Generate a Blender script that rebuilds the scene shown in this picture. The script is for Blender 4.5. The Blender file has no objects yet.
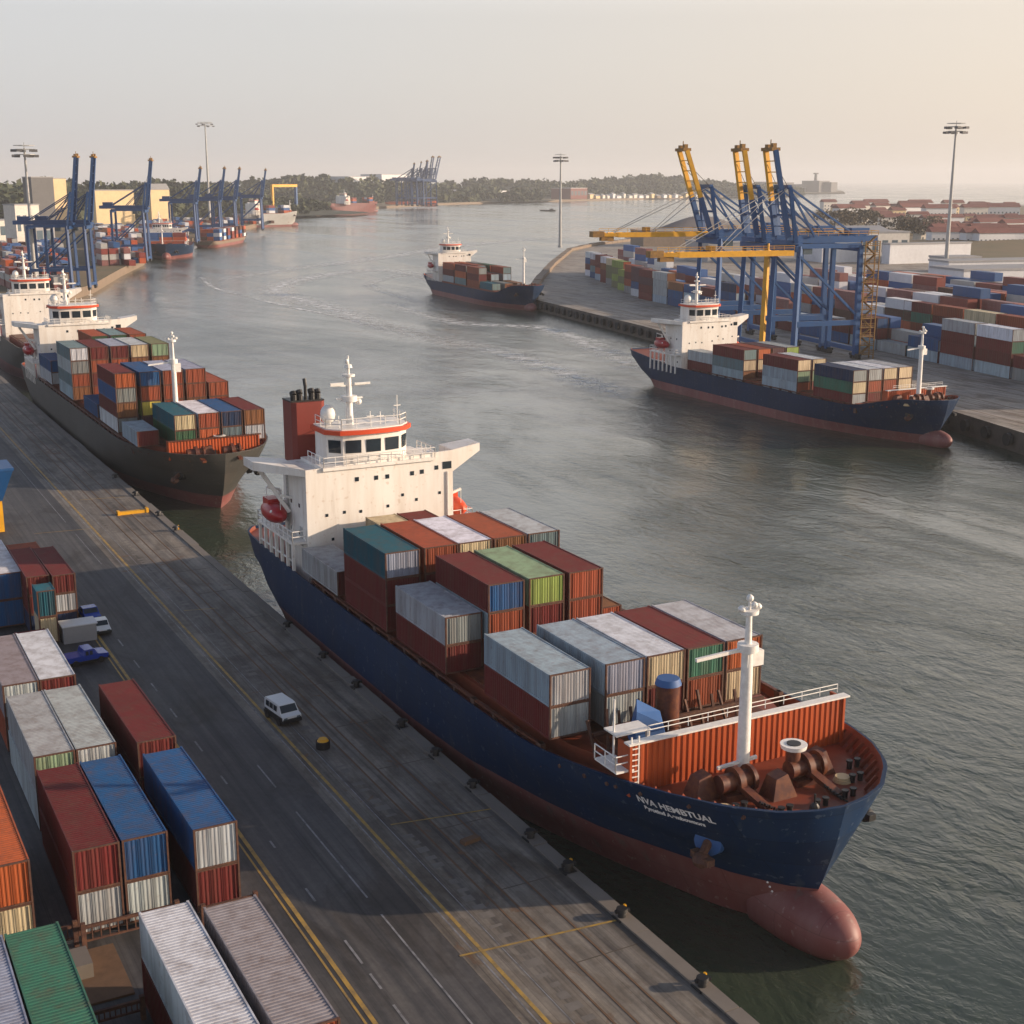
import bpy, math, random
from mathutils import Vector, Matrix
R_ = math.radians
rnd = random.Random(7)
HAZE = 1.05e-4
S = bpy.context.scene
col = S.collection

# ------------------------------------------------------------------ camera
F_PX, HORIZON, VPX, CAM_H = 1350.0, 180.0, -228.0, 42.5
pitch = math.atan((512-HORIZON)/F_PX)
azim = math.atan((512-VPX)*math.cos(pitch)/F_PX)
fwd = Vector((math.sin(azim), math.cos(azim), 0)); rt = Vector((math.cos(azim), -math.sin(azim), 0)); zup = Vector((0, 0, 1))
FW = fwd*math.cos(pitch)-zup*math.sin(pitch); UP = fwd*math.sin(pitch)+zup*math.cos(pitch)
cd = bpy.data.cameras.new('camera'); cam = bpy.data.objects.new('camera', cd); col.objects.link(cam)
cd.sensor_width = 36; cd.lens = 36*F_PX/1024; cd.clip_end = 60000; cd.clip_start = .5
cam.matrix_world = Matrix(((rt.x, UP.x, -FW.x, 0), (rt.y, UP.y, -FW.y, 0), (rt.z, UP.z, -FW.z, CAM_H), (0, 0, 0, 1)))
S.camera = cam

# ------------------------------------------------------------------ sky, sun, exposure
SUN_EL, SUN_AZ = 14.5, -26.0        # elevation; azimuth from +X towards -Y
sd = Vector((math.cos(R_(SUN_EL))*math.cos(R_(SUN_AZ)), math.cos(R_(SUN_EL))*math.sin(R_(SUN_AZ)), math.sin(R_(SUN_EL))))
w = bpy.data.worlds.new('World'); S.world = w; w.use_nodes = True
nt = w.node_tree; nt.nodes.clear()
sky = nt.nodes.new('ShaderNodeTexSky'); sky.sky_type = 'NISHITA'; sky.sun_disc = False
sky.sun_elevation = R_(SUN_EL); sky.sun_rotation = math.atan2(sd.x, sd.y)
sky.air_density = 1.0; sky.dust_density = 3.0; sky.ozone_density = 1.0
bg = nt.nodes.new('ShaderNodeBackground'); out = nt.nodes.new('ShaderNodeOutputWorld')
hs = nt.nodes.new('ShaderNodeHueSaturation'); hs.inputs['Saturation'].default_value = .55
tint = nt.nodes.new('ShaderNodeMix'); tint.data_type = 'RGBA'; tint.blend_type = 'MIX'; tint.inputs[0].default_value = .62
#     # thin high cloud veil over the clear sky
tcw = nt.nodes.new('ShaderNodeTexCoord'); dt = nt.nodes.new('ShaderNodeVectorMath'); dt.operation = 'DOT_PRODUCT'; sh_ = Vector((sd.x, sd.y, 0)).normalized(); dt.inputs[1].default_value = sh_
nt.links.new(tcw.outputs['Generated'], dt.inputs[0]); vr = nt.nodes.new('ShaderNodeValToRGB'); mrw = nt.nodes.new('ShaderNodeMapRange'); mrw.inputs[1].default_value = -1; nt.links.new(dt.outputs['Value'], mrw.inputs[0]); nt.links.new(mrw.outputs[0], vr.inputs[0])
el = vr.color_ramp.elements; el[0].position = .2; el[0].color = (.64, .66, .72, 1); el[1].position = .85; el[1].color = (1.0, .80, .60, 1); e_m = el.new(.45); e_m.color = (.73, .71, .70, 1)
vs_ = nt.nodes.new('ShaderNodeVectorMath'); vs_.operation = 'SCALE'; vs_.inputs[3].default_value = 8.2; nt.links.new(vr.outputs[0], vs_.inputs[0]); nt.links.new(vs_.outputs[0], tint.inputs[7])
nt.links.new(sky.outputs[0], hs.inputs['Color']); nt.links.new(hs.outputs[0], tint.inputs[6])
sp_ = nt.nodes.new('ShaderNodeSeparateXYZ'); nt.links.new(tcw.outputs['Generated'], sp_.inputs[0]); er = nt.nodes.new('ShaderNodeValToRGB'); nt.links.new(sp_.outputs[2], er.inputs[0])
ee = er.color_ramp.elements; ee[0].position = .11; ee[0].color = (1, 1, 1, 1); ee[1].position = .75; ee[1].color = (.15, .23, .40, 1)
q_ = ee.new(.20); q_.color = (1.44, 1.46, 1.50, 1); q_ = ee.new(.34); q_.color = (1.18, 1.25, 1.36, 1); q_ = ee.new(.50); q_.color = (.36, .47, .68, 1)
zm = nt.nodes.new('ShaderNodeMix'); zm.data_type = 'RGBA'; zm.blend_type = 'MULTIPLY'; zm.inputs[0].default_value = 1; nt.links.new(tint.outputs[2], zm.inputs[6]); nt.links.new(er.outputs[0], zm.inputs[7])
nt.links.new(zm.outputs[2], bg.inputs[0]); nt.links.new(bg.outputs[0], out.inputs[0])
bg.inputs[1].default_value = .117
sl = bpy.data.lights.new('sun', 'SUN'); sl.energy = 5.0; sl.angle = R_(.6); sl.color = (1, .77, .56)
so = bpy.data.objects.new('sun', sl); col.objects.link(so); so.rotation_euler = sd.to_track_quat('Z', 'Y').to_euler()
S.view_settings.view_transform = 'Standard'; S.view_settings.look = 'None'; S.view_settings.gamma = 1
S.view_settings.exposure = 0.37
S.render.engine = 'CYCLES'
S.cycles.use_denoising = True
S.cycles.max_bounces = 6; S.cycles.diffuse_bounces = 2; S.cycles.glossy_bounces = 3; S.cycles.volume_bounces = 1
S.cycles.transparent_max_bounces = 6; S.cycles.sample_clamp_indirect = 6

# ------------------------------------------------------------------ helpers
def at(px, py, z=0.0):
    d = rt*(px-512)/F_PX+UP*(512-py)/F_PX+FW
    t = (z-CAM_H)/d.z
    return Vector((0, 0, CAM_H))+d*t

def tag(o, label=None, cat=None, group=None, kind=None):
    if label: o['label'] = label
    if cat: o['category'] = cat
    if group: o['group'] = group
    if kind: o['kind'] = kind
    return o

def empty(name, loc=(0, 0, 0), rz=0, label=None, cat=None, group=None):
    o = bpy.data.objects.new(name, None); col.objects.link(o); o.location = loc; o.rotation_euler = (0, 0, rz)
    return tag(o, label, cat, group)

class MB:
    def __init__(s): s.v = []; s.f = []; s.m = []
    def add(s, vs, fs, m=0):
        n = len(s.v); s.v += [tuple(x) for x in vs]; s.f += [tuple(i+n for i in f) for f in fs]; s.m += [m]*len(fs); return s
    def box(s, x0, x1, y0, y1, z0, z1, m=0):
        return s.add([(x0, y0, z0), (x1, y0, z0), (x1, y1, z0), (x0, y1, z0), (x0, y0, z1), (x1, y0, z1), (x1, y1, z1), (x0, y1, z1)],
                     [(0, 3, 2, 1), (4, 5, 6, 7), (0, 1, 5, 4), (1, 2, 6, 5), (2, 3, 7, 6), (3, 0, 4, 7)], m)
    def beam(s, a, b, w, h=None, m=0, w2=None):
        a = Vector(a); b = Vector(b); h = h or w; d = (b-a).normalized()
        r = d.cross(zup); r = Vector((1, 0, 0)) if r.length < 1e-3 else r.normalized()
        u = r.cross(d).normalized(); w2 = w2 or 1
        vs = []
        for p, k in ((a, 1), (b, w2)):
            for i, j in ((-1, -1), (1, -1), (1, 1), (-1, 1)): vs.append(p+r*i*w/2*k+u*j*h/2*k)
        return s.add(vs, [(0, 1, 2, 3), (7, 6, 5, 4), (0, 4, 5, 1), (1, 5, 6, 2), (2, 6, 7, 3), (3, 7, 4, 0)], m)
    def cyl(s, a, b, r0, r1=None, n=10, m=0, caps=True):
        a = Vector(a); b = Vector(b); r1 = r0 if r1 is None else r1; d = (b-a).normalized()
        r = d.cross(zup); r = Vector((1, 0, 0)) if r.length < 1e-3 else r.normalized(); u = r.cross(d)
        vs = [p+(r*math.cos(2*math.pi*i/n)+u*math.sin(2*math.pi*i/n))*q for p, q in ((a, r0), (b, r1)) for i in range(n)]
        fs = [(i, (i+1) % n, n+(i+1) % n, n+i) for i in range(n)]
        if caps: fs += [tuple(range(n))[::-1], tuple(range(n, 2*n))]
        return s.add(vs, fs, m)
    def ell(s, c, rx, ry, rz, n=12, k=7, m=0):
        vs = []; fs = []
        for j in range(k+1):
            ph = math.pi*j/k
            for i in range(n):
                t = 2*math.pi*i/n
                vs.append((c[0]+rx*math.sin(ph)*math.cos(t), c[1]+ry*math.sin(ph)*math.sin(t), c[2]+rz*math.cos(ph)))
        for j in range(k):
            for i in range(n): fs.append((j*n+i, (j+1)*n+i, (j+1)*n+(i+1) % n, j*n+(i+1) % n))
        return s.add(vs, fs, m)
    def prism(s, poly, z0, z1, m=0, mt=None):
        n = len(poly); vs = [(p[0], p[1], z0) for p in poly]+[(p[0], p[1], z1) for p in poly]
        s.add(vs, [(i, (i+1) % n, n+(i+1) % n, n+i) for i in range(n)]+[tuple(range(n))[::-1]], m)
        s.add([(p[0], p[1], z1) for p in poly], [tuple(range(n))], m if mt is None else mt); return s
    def rail(s, pts, h=1.0, r=.035, step=1.6, m=0, n=5):
        for a, b in zip(pts[:-1], pts[1:]):
            a = Vector(a); b = Vector(b); k = max(1, round((b-a).length/step))
            for q in (1, .5): s.cyl(a+zup*h*q, b+zup*h*q, r, n=n, m=m, caps=False)
            for i in range(k+1): p = a.lerp(b, i/k); s.cyl(p, p+zup*h, r, n=n, m=m, caps=False)
        return s
    def mesh(s, name, mats):
        me = bpy.data.meshes.new(name); me.from_pydata(s.v, [], s.f)
        for x in (mats if isinstance(mats, (list, tuple)) else [mats]): me.materials.append(x)
        me.polygons.foreach_set('material_index', s.m); me.polygons.foreach_set('use_smooth', [True]*len(s.f))
        me.update(); me.set_sharp_from_angle(angle=R_(32)); return me
    def build(s, name, mats, parent=None, loc=(0, 0, 0), rz=0):
        o = bpy.data.objects.new(name, s.mesh(name, mats)); col.objects.link(o); o.location = loc; o.rotation_euler = (0, 0, rz)
        if parent: o.parent = parent
        return o

def copy_tree(o, parent=None):
    c = o.copy(); col.objects.link(c)
    if parent: c.parent = parent
    for ch in o.children: copy_tree(ch, c)
    return c

# ------------------------------------------------------------------ materials
M = {}
def mat(name, color, rough=.6, metal=0, dirt=.25, dirt_col=None, scale=.6, streak=False, objcol=False, bump=0, spec=.5, fine=0, fleck=0, fleck_col=(.4, .4, .4), plates=0):
    m = bpy.data.materials.new(name); m.use_nodes = True; t = m.node_tree; b = t.nodes['Principled BSDF']; L = t.links.new
    tc = t.nodes.new('ShaderNodeTexCoord'); mp = t.nodes.new('ShaderNodeMapping'); L(tc.outputs['Object'], mp.inputs[0])
    mp.inputs['Scale'].default_value = (scale, scale, scale*(.12 if streak else 1))
    no = t.nodes.new('ShaderNodeTexNoise'); no.inputs['Detail'].default_value = 7; no.inputs['Roughness'].default_value = .65; no.inputs['Scale'].default_value = 1.0
    L(mp.outputs[0], no.inputs[0])
    if objcol:
        oi = t.nodes.new('ShaderNodeObjectInfo'); base = oi.outputs['Color']
        ad = t.nodes.new('ShaderNodeVectorMath'); ad.operation = 'ADD'; L(tc.outputs['Object'], ad.inputs[0])
        sc = t.nodes.new('ShaderNodeMath'); sc.operation = 'MULTIPLY'; sc.inputs[1].default_value = 90; L(oi.outputs['Random'], sc.inputs[0]); L(sc.outputs[0], ad.inputs[1])
        L(ad.outputs[0], mp.inputs[0])
    else:
        rgb = t.nodes.new('ShaderNodeRGB'); rgb.outputs[0].default_value = (*color, 1); base = rgb.outputs[0]
    rp = t.nodes.new('ShaderNodeValToRGB'); rp.color_ramp.elements[0].position = .42; rp.color_ramp.elements[1].position = .72; L(no.outputs[0], rp.inputs[0])
    fa = t.nodes.new('ShaderNodeMath'); fa.operation = 'MULTIPLY'; fa.inputs[1].default_value = dirt; L(rp.outputs[0], fa.inputs[0])
    mx = t.nodes.new('ShaderNodeMix'); mx.data_type = 'RGBA'; L(fa.outputs[0], mx.inputs[0]); L(base, mx.inputs[6])
    mx.inputs[7].default_value = (*(dirt_col or tuple(c*.45 for c in color)), 1)
    # second, broad fade of the colour
    n2 = t.nodes.new('ShaderNodeTexNoise'); n2.inputs['Scale'].default_value = scale*.35; n2.inputs['Detail'].default_value = 4; L(mp.outputs[0], n2.inputs[0])
    mr = t.nodes.new('ShaderNodeMapRange'); mr.inputs[3].default_value = .82; mr.inputs[4].default_value = 1.18; L(n2.outputs[0], mr.inputs[0])
    vm = t.nodes.new('ShaderNodeVectorMath'); vm.operation = 'SCALE'; L(mx.outputs[2], vm.inputs[0]); L(mr.outputs[0], vm.inputs[3])
    cout = vm.outputs[0]
    if fleck:
        for sc_, lo_, hi_, zz in ((2.2, .63, .68, 1.0), (1.1, .62, .70, .10)):
            m3 = t.nodes.new('ShaderNodeMapping'); m3.inputs['Scale'].default_value = (sc_, sc_, sc_*zz); L(tc.outputs['Object'], m3.inputs[0]); n3 = t.nodes.new('ShaderNodeTexNoise'); n3.inputs['Scale'].default_value = 1.0; n3.inputs['Detail'].default_value = 5; L(m3.outputs[0], n3.inputs[0])
            r3 = t.nodes.new('ShaderNodeMapRange'); r3.inputs[1].default_value = lo_; r3.inputs[2].default_value = hi_; r3.inputs[4].default_value = fleck; L(n3.outputs[0], r3.inputs[0])
            x3 = t.nodes.new('ShaderNodeMix'); x3.data_type = 'RGBA'; L(r3.outputs[0], x3.inputs[0]); L(cout, x3.inputs[6]); x3.inputs[7].default_value = (*(fleck_col if zz == 1 else tuple(.5*q for q in fleck_col)), 1); cout = x3.outputs[2]
    if plates:
        sx_ = t.nodes.new('ShaderNodeSeparateXYZ'); cx_ = t.nodes.new('ShaderNodeCombineXYZ'); L(tc.outputs['Object'], sx_.inputs[0]); L(sx_.outputs[1], cx_.inputs[0]); L(sx_.outputs[2], cx_.inputs[1])
        br = t.nodes.new('ShaderNodeTexBrick'); L(cx_.outputs[0], br.inputs['Vector']); br.inputs['Scale'].default_value = 1; br.inputs['Brick Width'].default_value = 6.3*plates; br.inputs['Row Height'].default_value = 1.75*plates; br.inputs['Mortar Size'].default_value = .03; br.inputs['Mortar Smooth'].default_value = .6
        br.inputs['Color1'].default_value = (.90, .90, .90, 1); br.inputs['Color2'].default_value = (1.12, 1.12, 1.12, 1); br.inputs['Mortar'].default_value = (.62, .60, .60, 1); br.inputs['Bias'].default_value = -.1
        xb = t.nodes.new('ShaderNodeMix'); xb.data_type = 'RGBA'; xb.blend_type = 'MULTIPLY'; xb.inputs[0].default_value = 1; L(cout, xb.inputs[6]); L(br.outputs['Color'], xb.inputs[7]); cout = xb.outputs[2]
    L(cout, b.inputs['Base Color'])
    b.inputs['Roughness'].default_value = rough; b.inputs['Metallic'].default_value = metal; b.inputs['Specular IOR Level'].default_value = spec
    if bump:
        bp = t.nodes.new('ShaderNodeBump'); bp.inputs['Strength'].default_value = bump; bp.inputs['Distance'].default_value = .05
        L(no.outputs[0], bp.inputs['Height']); L(bp.outputs[0], b.inputs['Normal'])
    M[name] = m; return m
RUST = (.10, .035, .015)
mat('container_paint', (1, 1, 1), .62, spec=.25, dirt=.5, dirt_col=(.09, .05, .035), scale=1.3, streak=True, objcol=True, fleck=.2, fleck_col=(.16, .075, .04))
mat('corner_rust', (.070, .030, .022), .8, dirt=.45, dirt_col=(.22, .10, .045), scale=2.5)
mat('navy_hull', (.0015, .021, .068), .55, spec=.25, plates=1, fleck=.45, fleck_col=(.10, .13, .17), dirt=.5, dirt_col=(.022, .036, .06), scale=.8, bump=.06, streak=True)
mat('dark_hull', (.052, .051, .047), .5, plates=1, fleck=.3, fleck_col=(.16, .13, .10), dirt=.4, dirt_col=(.06, .045, .035), scale=.7, streak=True, bump=.06)
mat('boot_red', (.20, .062, .057), .55, plates=1, fleck=.6, fleck_col=(.30, .20, .18), dirt=.6, dirt_col=(.25, .13, .12), scale=.7, streak=True, bump=.1)
mat('deck_red', (.22, .045, .018), .55, dirt=.5, dirt_col=(.09, .022, .012), scale=.8)
mat('orange_red', (.42, .075, .015), .5, dirt=.5, dirt_col=(.16, .03, .01), scale=1.2, streak=True)
mat('white_ship', (.80, .77, .72), .45, fleck=.3, fleck_col=(.42, .26, .14), dirt=.45, dirt_col=(.52, .42, .32), scale=.7, streak=True)
mat('white_trim', (.78, .76, .72), .45, dirt=.25, dirt_col=(.4, .34, .28), scale=3)
mat('signal_red', (.62, .07, .02), .45, dirt=.2)
mat('lifeboat_red', (.35, .012, .015), .35, dirt=.2)
mat('dark_red_steel', (.07, .016, .010), .55, dirt=.5, dirt_col=(.28, .09, .02), scale=2)
mat('funnel_red', (.2, .03, .02), .5, dirt=.3, streak=True)
mat('black_steel', (.015, .015, .016), .5)
mat('glass', (.02, .03, .04), .08, dirt=0)
mat('crane_blue', (.003, .066, .215), .5, dirt=.35, dirt_col=(.02, .05, .10), scale=.5, streak=True)
mat('crane_navy', (.004, .048, .165), .5, dirt=.35, dirt_col=(.02, .04, .07), scale=.5, streak=True)
mat('crane_yellow', (.72, .36, .012), .5, dirt=.35, dirt_col=(.28, .13, .02), scale=.6)
mat('crane_rust', (.30, .16, .04), .8, dirt=.6, dirt_col=(.04, .03, .02), scale=1.5)
mat('tarp_blue', (.03, .10, .28), .6, bump=.4)
mat('van_white', (.7, .72, .72), .3, dirt=.1)
mat('car_blue', (.01, .045, .35), .25, dirt=.1)
mat('rubber', (.02, .02, .02), .9)
mat('galvanised', (.38, .38, .37), .45, dirt=.3)
mat('warehouse_white', (.62, .63, .66), .6, dirt=.2)
mat('warehouse_cream', (.66, .50, .28), .7, dirt=.25)
mat('wall_white', (.66, .62, .56), .7, dirt=.3)
mat('wall_grey', (.10, .10, .105), .7, dirt=.3)
mat('wall_brown', (.20, .15, .11), .8, dirt=.4)
mat('roof_red', (.17, .058, .048), .8, dirt=.4)
mat('roof_grey', (.30, .30, .31), .7)
mat('bark', (.05, .035, .025), .9)
mat('coal', (.13, .12, .125), .95, dirt=.4, scale=.1, bump=.3)
mat('mound_brown', (.15, .11, .055), .95, dirt=.6, dirt_col=(.075, .08, .035), scale=.05)
mat('concrete', (.17, .15, .13), .85, dirt=.5, dirt_col=(.12, .10, .08), scale=.35, bump=.2)
mat('quay_face', (.10, .08, .065), .9, dirt=.6, dirt_col=(.03, .03, .02), scale=.6, bump=.4)
mat('yellow_paint', (.40, .25, .05), .7, dirt=.9, dirt_col=(.12, .095, .06), scale=1.5)
mat('white_paint', (.24, .24, .25), .7, dirt=1.0, dirt_col=(.07, .07, .075), scale=1.6)
mat('letter_white', (.75, .75, .75), .6, dirt=.5, dirt_col=(.3, .3, .32), scale=3)
mat('forest_floor', (.030, .038, .020), .95)
mat('worn_paving', (.165, .150, .135), .9, dirt=.6, dirt_col=(.09, .08, .07), scale=1)
mat('glass_grey', (.10, .14, .17), .15, dirt=.1)
mat('wood_brown', (.14, .08, .045), .9, dirt=.4, scale=2)

def leaf_mat(name, c1, c2):
    m = bpy.data.materials.new(name); m.use_nodes = True; t = m.node_tree; b = t.nodes['Principled BSDF']
    g = t.nodes.new('ShaderNodeNewGeometry'); r = t.nodes.new('ShaderNodeValToRGB')
    r.color_ramp.elements[0].color = (*c1, 1); r.color_ramp.elements[1].color = (*c2, 1)
    t.links.new(g.outputs['Random Per Island'], r.inputs[0]); t.links.new(r.outputs[0], b.inputs['Base Color']); b.inputs['Roughness'].default_value = .8
    M[name] = m
leaf_mat('leaves', (.022, .035, .015), (.075, .085, .035)); leaf_mat('dry_leaves', (.05, .045, .025), (.13, .10, .06))

def water_mat():
    m = bpy.data.materials.new('water'); m.use_nodes = True; t = m.node_tree; b = t.nodes['Principled BSDF']; L = t.links.new
    N = t.nodes.new
    b.inputs['Base Color'].default_value = (.040, .055, .038, 1); b.inputs['IOR'].default_value = 1.60; b.inputs['Roughness'].default_value = .12
    tc = N('ShaderNodeTexCoord')
    def noise(scale, sx, sy, detail, dist=0, rot=0):
        mp = N('ShaderNodeMapping'); mp.inputs['Scale'].default_value = (sx, sy, 1); mp.inputs['Rotation'].default_value = (0, 0, rot)
        L(tc.outputs['Object'], mp.inputs[0]); n = N('ShaderNodeTexNoise'); n.inputs['Scale'].default_value = scale
        n.inputs['Detail'].default_value = detail; n.inputs['Distortion'].default_value = dist; n.inputs['Roughness'].default_value = .6; L(mp.outputs[0], n.inputs[0]); return n
    n1 = noise(1.1, 1, .6, 6, .3, .5); n2 = noise(.20, 1, .6, 5, .5, .9); n3 = noise(.012, 1.2, .35, 5, 1.6, .7); n4 = noise(.03, .5, 1.2, 4, 1.0, 1.5)
    patch = N('ShaderNodeMapRange'); patch.inputs[1].default_value = .40; patch.inputs[2].default_value = .62; L(n3.outputs[0], patch.inputs[0])
    pm = N('ShaderNodeMapRange'); pm.inputs[1].default_value = .35; pm.inputs[2].default_value = .65; pm.inputs[3].default_value = .55; pm.inputs[4].default_value = 1.1; L(n4.outputs[0], pm.inputs[0])
    st = N('ShaderNodeMapRange'); st.inputs[3].default_value = .17; st.inputs[4].default_value = .72; L(patch.outputs[0], st.inputs[0])
    stm = N('ShaderNodeMath'); stm.operation = 'MULTIPLY'; L(st.outputs[0], stm.inputs[0]); L(pm.outputs[0], stm.inputs[1])
    h1 = N('ShaderNodeMath'); h1.operation = 'MULTIPLY'; h1.inputs[1].default_value = .42; L(n1.outputs[0], h1.inputs[0])
    h2 = N('ShaderNodeMath'); h2.operation = 'MULTIPLY_ADD'; h2.inputs[1].default_value = 1.3; L(n2.outputs[0], h2.inputs[0]); L(h1.outputs[0], h2.inputs[2])
    bp = N('ShaderNodeBump'); bp.inputs['Distance'].default_value = 1.0; L(stm.outputs[0], bp.inputs['Strength']); L(h2.outputs[0], bp.inputs['Height'])
    L(bp.outputs[0], b.inputs['Normal'])
    rr = N('ShaderNodeMapRange'); rr.inputs[3].default_value = .08; rr.inputs[4].default_value = .22; L(patch.outputs[0], rr.inputs[0]); L(rr.outputs[0], b.inputs['Roughness'])
    M['water'] = m
water_mat()

def quay_mat(name, asphalt=True):
    m = bpy.data.materials.new(name); m.use_nodes = True; t = m.node_tree; b = t.nodes['Principled BSDF']; L = t.links.new; N = t.nodes.new
    tc = N('ShaderNodeTexCoord'); 
    def noise(scale, sx, sy, d=6, ds=0):
        mp = N('ShaderNodeMapping'); mp.inputs['Scale'].default_value = (sx, sy, 1); L(tc.outputs['Object'], mp.inputs[0])
        n = N('ShaderNodeTexNoise'); n.inputs['Scale'].default_value = scale; n.inputs['Detail'].default_value = d; n.inputs['Roughness'].default_value = .65; n.inputs['Distortion'].default_value = ds; L(mp.outputs[0], n.inputs[0]); return n
    def ramp(src, p0, p1, c0, c1):
        r = N('ShaderNodeValToRGB'); r.color_ramp.elements[0].position = p0; r.color_ramp.elements[1].position = p1
        r.color_ramp.elements[0].color = (*c0, 1); r.color_ramp.elements[1].color = (*c1, 1); L(src, r.inputs[0]); return r
    def mul(a, c, f=1):
        x = N('ShaderNodeMix'); x.data_type = 'RGBA'; x.blend_type = 'MULTIPLY'; x.inputs[0].default_value = f; L(a, x.inputs[6]); L(c, x.inputs[7]); return x.outputs[2]
    long_ = noise(1.0, 1.6, .03, 5); big = noise(.06, 1, 1); fine = noise(3.0, 1, 1, 4); stain = noise(.25, 1, .35, 6, .8)
    if asphalt == 2: c = ramp(long_.outputs[0], .35, .65, (.23, .205, .175), (.42, .38, .33)).outputs[0]
    elif asphalt: c = ramp(long_.outputs[0], .35, .65, (.042, .044, .049), (.098, .095, .096)).outputs[0]
    else: c = ramp(long_.outputs[0], .35, .65, (.095, .088, .082), (.26, .235, .20)).outputs[0]
    c = mul(c, ramp(big.outputs[0], .3, .7, (.75, .76, .8), (1.15, 1.1, 1.02)).outputs[0])
    c = mul(c, ramp(fine.outputs[0], .3, .7, (.85, .85, .85), (1.1, 1.1, 1.1)).outputs[0])
    c = mul(c, ramp(stain.outputs[0], .36, .52, (.42, .36, .30), (1, 1, 1)).outputs[0], .8)
    patch = noise(.55, 1, .5, 3); c = mul(c, ramp(patch.outputs[0], .5, .53, (1, 1, 1), (.80, .80, .82) if asphalt else (.78, .75, .72)).outputs[0], .7)
    seam = noise(1.0, 5.0, .02, 3); c = mul(c, ramp(seam.outputs[0], .36, .42, (.62, .60, .60), (1, 1, 1)).outputs[0], .8)
    if not asphalt:
        rust = noise(.35, 1, .8, 6, 1.2); rr_ = ramp(rust.outputs[0], .62, .70, (0, 0, 0), (1, 1, 1)); xm = N('ShaderNodeMix'); xm.data_type = 'RGBA'; L(rr_.outputs[0], xm.inputs[0]); L(c, xm.inputs[6]); xm.inputs[7].default_value = (.13, .065, .028, 1); c = xm.outputs[2]
    L(c, b.inputs['Base Color']); b.inputs['Roughness'].default_value = .72
    bp = N('ShaderNodeBump'); bp.inputs['Strength'].default_value = .25; bp.inputs['Distance'].default_value = .02; L(fine.outputs[0], bp.inputs['Height']); L(bp.outputs[0], b.inputs['Normal'])
    M[name] = m
quay_mat('asphalt'); quay_mat('apron', False); quay_mat('terminal_apron', 2)
# ------------------------------------------------------------------ setting: water, quays, land
Q = 3.5
tag(MB().add([(-14000, -600, 0), (14000, -600, 0), (14000, 15000, 0), (-14000, 15000, 0)], [(0, 1, 2, 3)]).build('water', M['water']), kind='structure')
tag(MB().add([(-14000, -600, -6), (14000, -600, -6), (14000, 15000, -6), (-14000, 15000, -6)], [(0, 1, 2, 3)]).build('river_bed', M['quay_face']), kind='structure')
QE = 36.9
def P2(px, py, z=Q): v = at(px, py, z); return (v.x, v.y)
# left quay with its apron
tag(MB().prism([(-260, -80), (27.0, -80), (27.0, 330), (60, 500), (-260, 500)], -5, Q, 1, 0).build('quay_road', [M['asphalt'], M['quay_face']]), kind='structure')
e_ = MB()
e_.prism([(27.0, -80), (QE-.9, -80), (QE-.9, 330), (27.0, 330)], -5, Q+.004, 1, 0)
tag(e_.build('quay_apron', [M['apron'], M['quay_face']]), kind='structure')
# worn coping along the edge, broken into lengths
cp = MB(); y = -60
while y < 330:
    l = rnd.uniform(5, 9); d = rnd.uniform(-.09, .06)
    cp.box(QE-.9, QE+d, y, y+l-.06, -1.0, Q+.10+rnd.uniform(-.03, .03)); y += l
tag(cp.build('quay_kerb', M['concrete']), kind='structure')
# crane rails and slots
rl = MB()
for x in (30.9, 31.9, 33.6): rl.box(x-.06, x+.06, -60, 330, Q+.0, Q+.02)
tag(rl.build('crane_rail_track', M['wood_brown']), kind='structure')
def line(name, x, w, segs, m, z=.012, jit=0):
    mb = MB()
    for a, b in segs: mb.add([(x-w/2, a, Q+z), (x+w/2, a, Q+z), (x+w/2, b, Q+z), (x-w/2, b, Q+z)], [(0, 1, 2, 3)])
    tag(mb.build(name, m), kind='structure')
line('road_line', 28.15, .22, [(-60, 330)], M['yellow_paint'])
line('road_line', 27.75, .09, [(-60, 330)], M['white_paint'])
line('road_line', 20.85, .24, [(-60, 118)], M['yellow_paint'])
line('road_line', 20.45, .12, [(-60, 118)], M['yellow_paint'])
line('road_line', 24.9, .11, [(-60, 62), (64, 76), (80, 84)], M['white_paint'])
line('road_line', 22.2, .13, [(-60, 54), (55.5, 57), (58, 60.5), (65, 66.6), (72, 73), (82, 83.5), (88, 90), (95, 97), (101, 103), (107, 109), (113, 115), (119, 121)], M['white_paint'])
line('road_line', 29.2, .06, [(-60, 250)], M['white_paint'])
line('road_line', 25.9, .07, [(140, 154), (160, 200)], M['white_paint'])
cr = MB()
for (x0, y0, x1, y1, w) in [(26.9, 56.3, 36.3, 55.4, .16), (29.5, 71.5, 36, 70.5, .12), (29.4, 120.3, 32.3, 119.6, .14), (21.8, 156.3, 28, 155.6, .12), (29.6, 171, 35, 170.1, .16)]:
    cr.add([(x0, y0-w/2, Q+.024), (x1, y1-w/2, Q+.024), (x1, y1+w/2, Q+.024), (x0, y0+w/2, Q+.024)], [(0, 1, 2, 3)])
tag(cr.build('cross_marking', M['yellow_paint']), kind='structure')
# ladder-like sleepers between the crane rails
sl_ = MB()
for i in range(170):
    y = 40+i*1.05
    
    if rnd.random() < .35: continue
    a_, b_ = 29.5+rnd.uniform(0, .25), 30.15+rnd.uniform(0, .3); l_ = rnd.uniform(.25, .7); sl_.add([(a_, y, Q+.010), (b_, y+rnd.uniform(-.1, .1), Q+.010), (b_, y+l_, Q+.010), (a_, y+l_, Q+.010)], [(0, 1, 2, 3)])
tag(sl_.build('track_sleeper_paving', M['worn_paving']), kind='structure')
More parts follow.
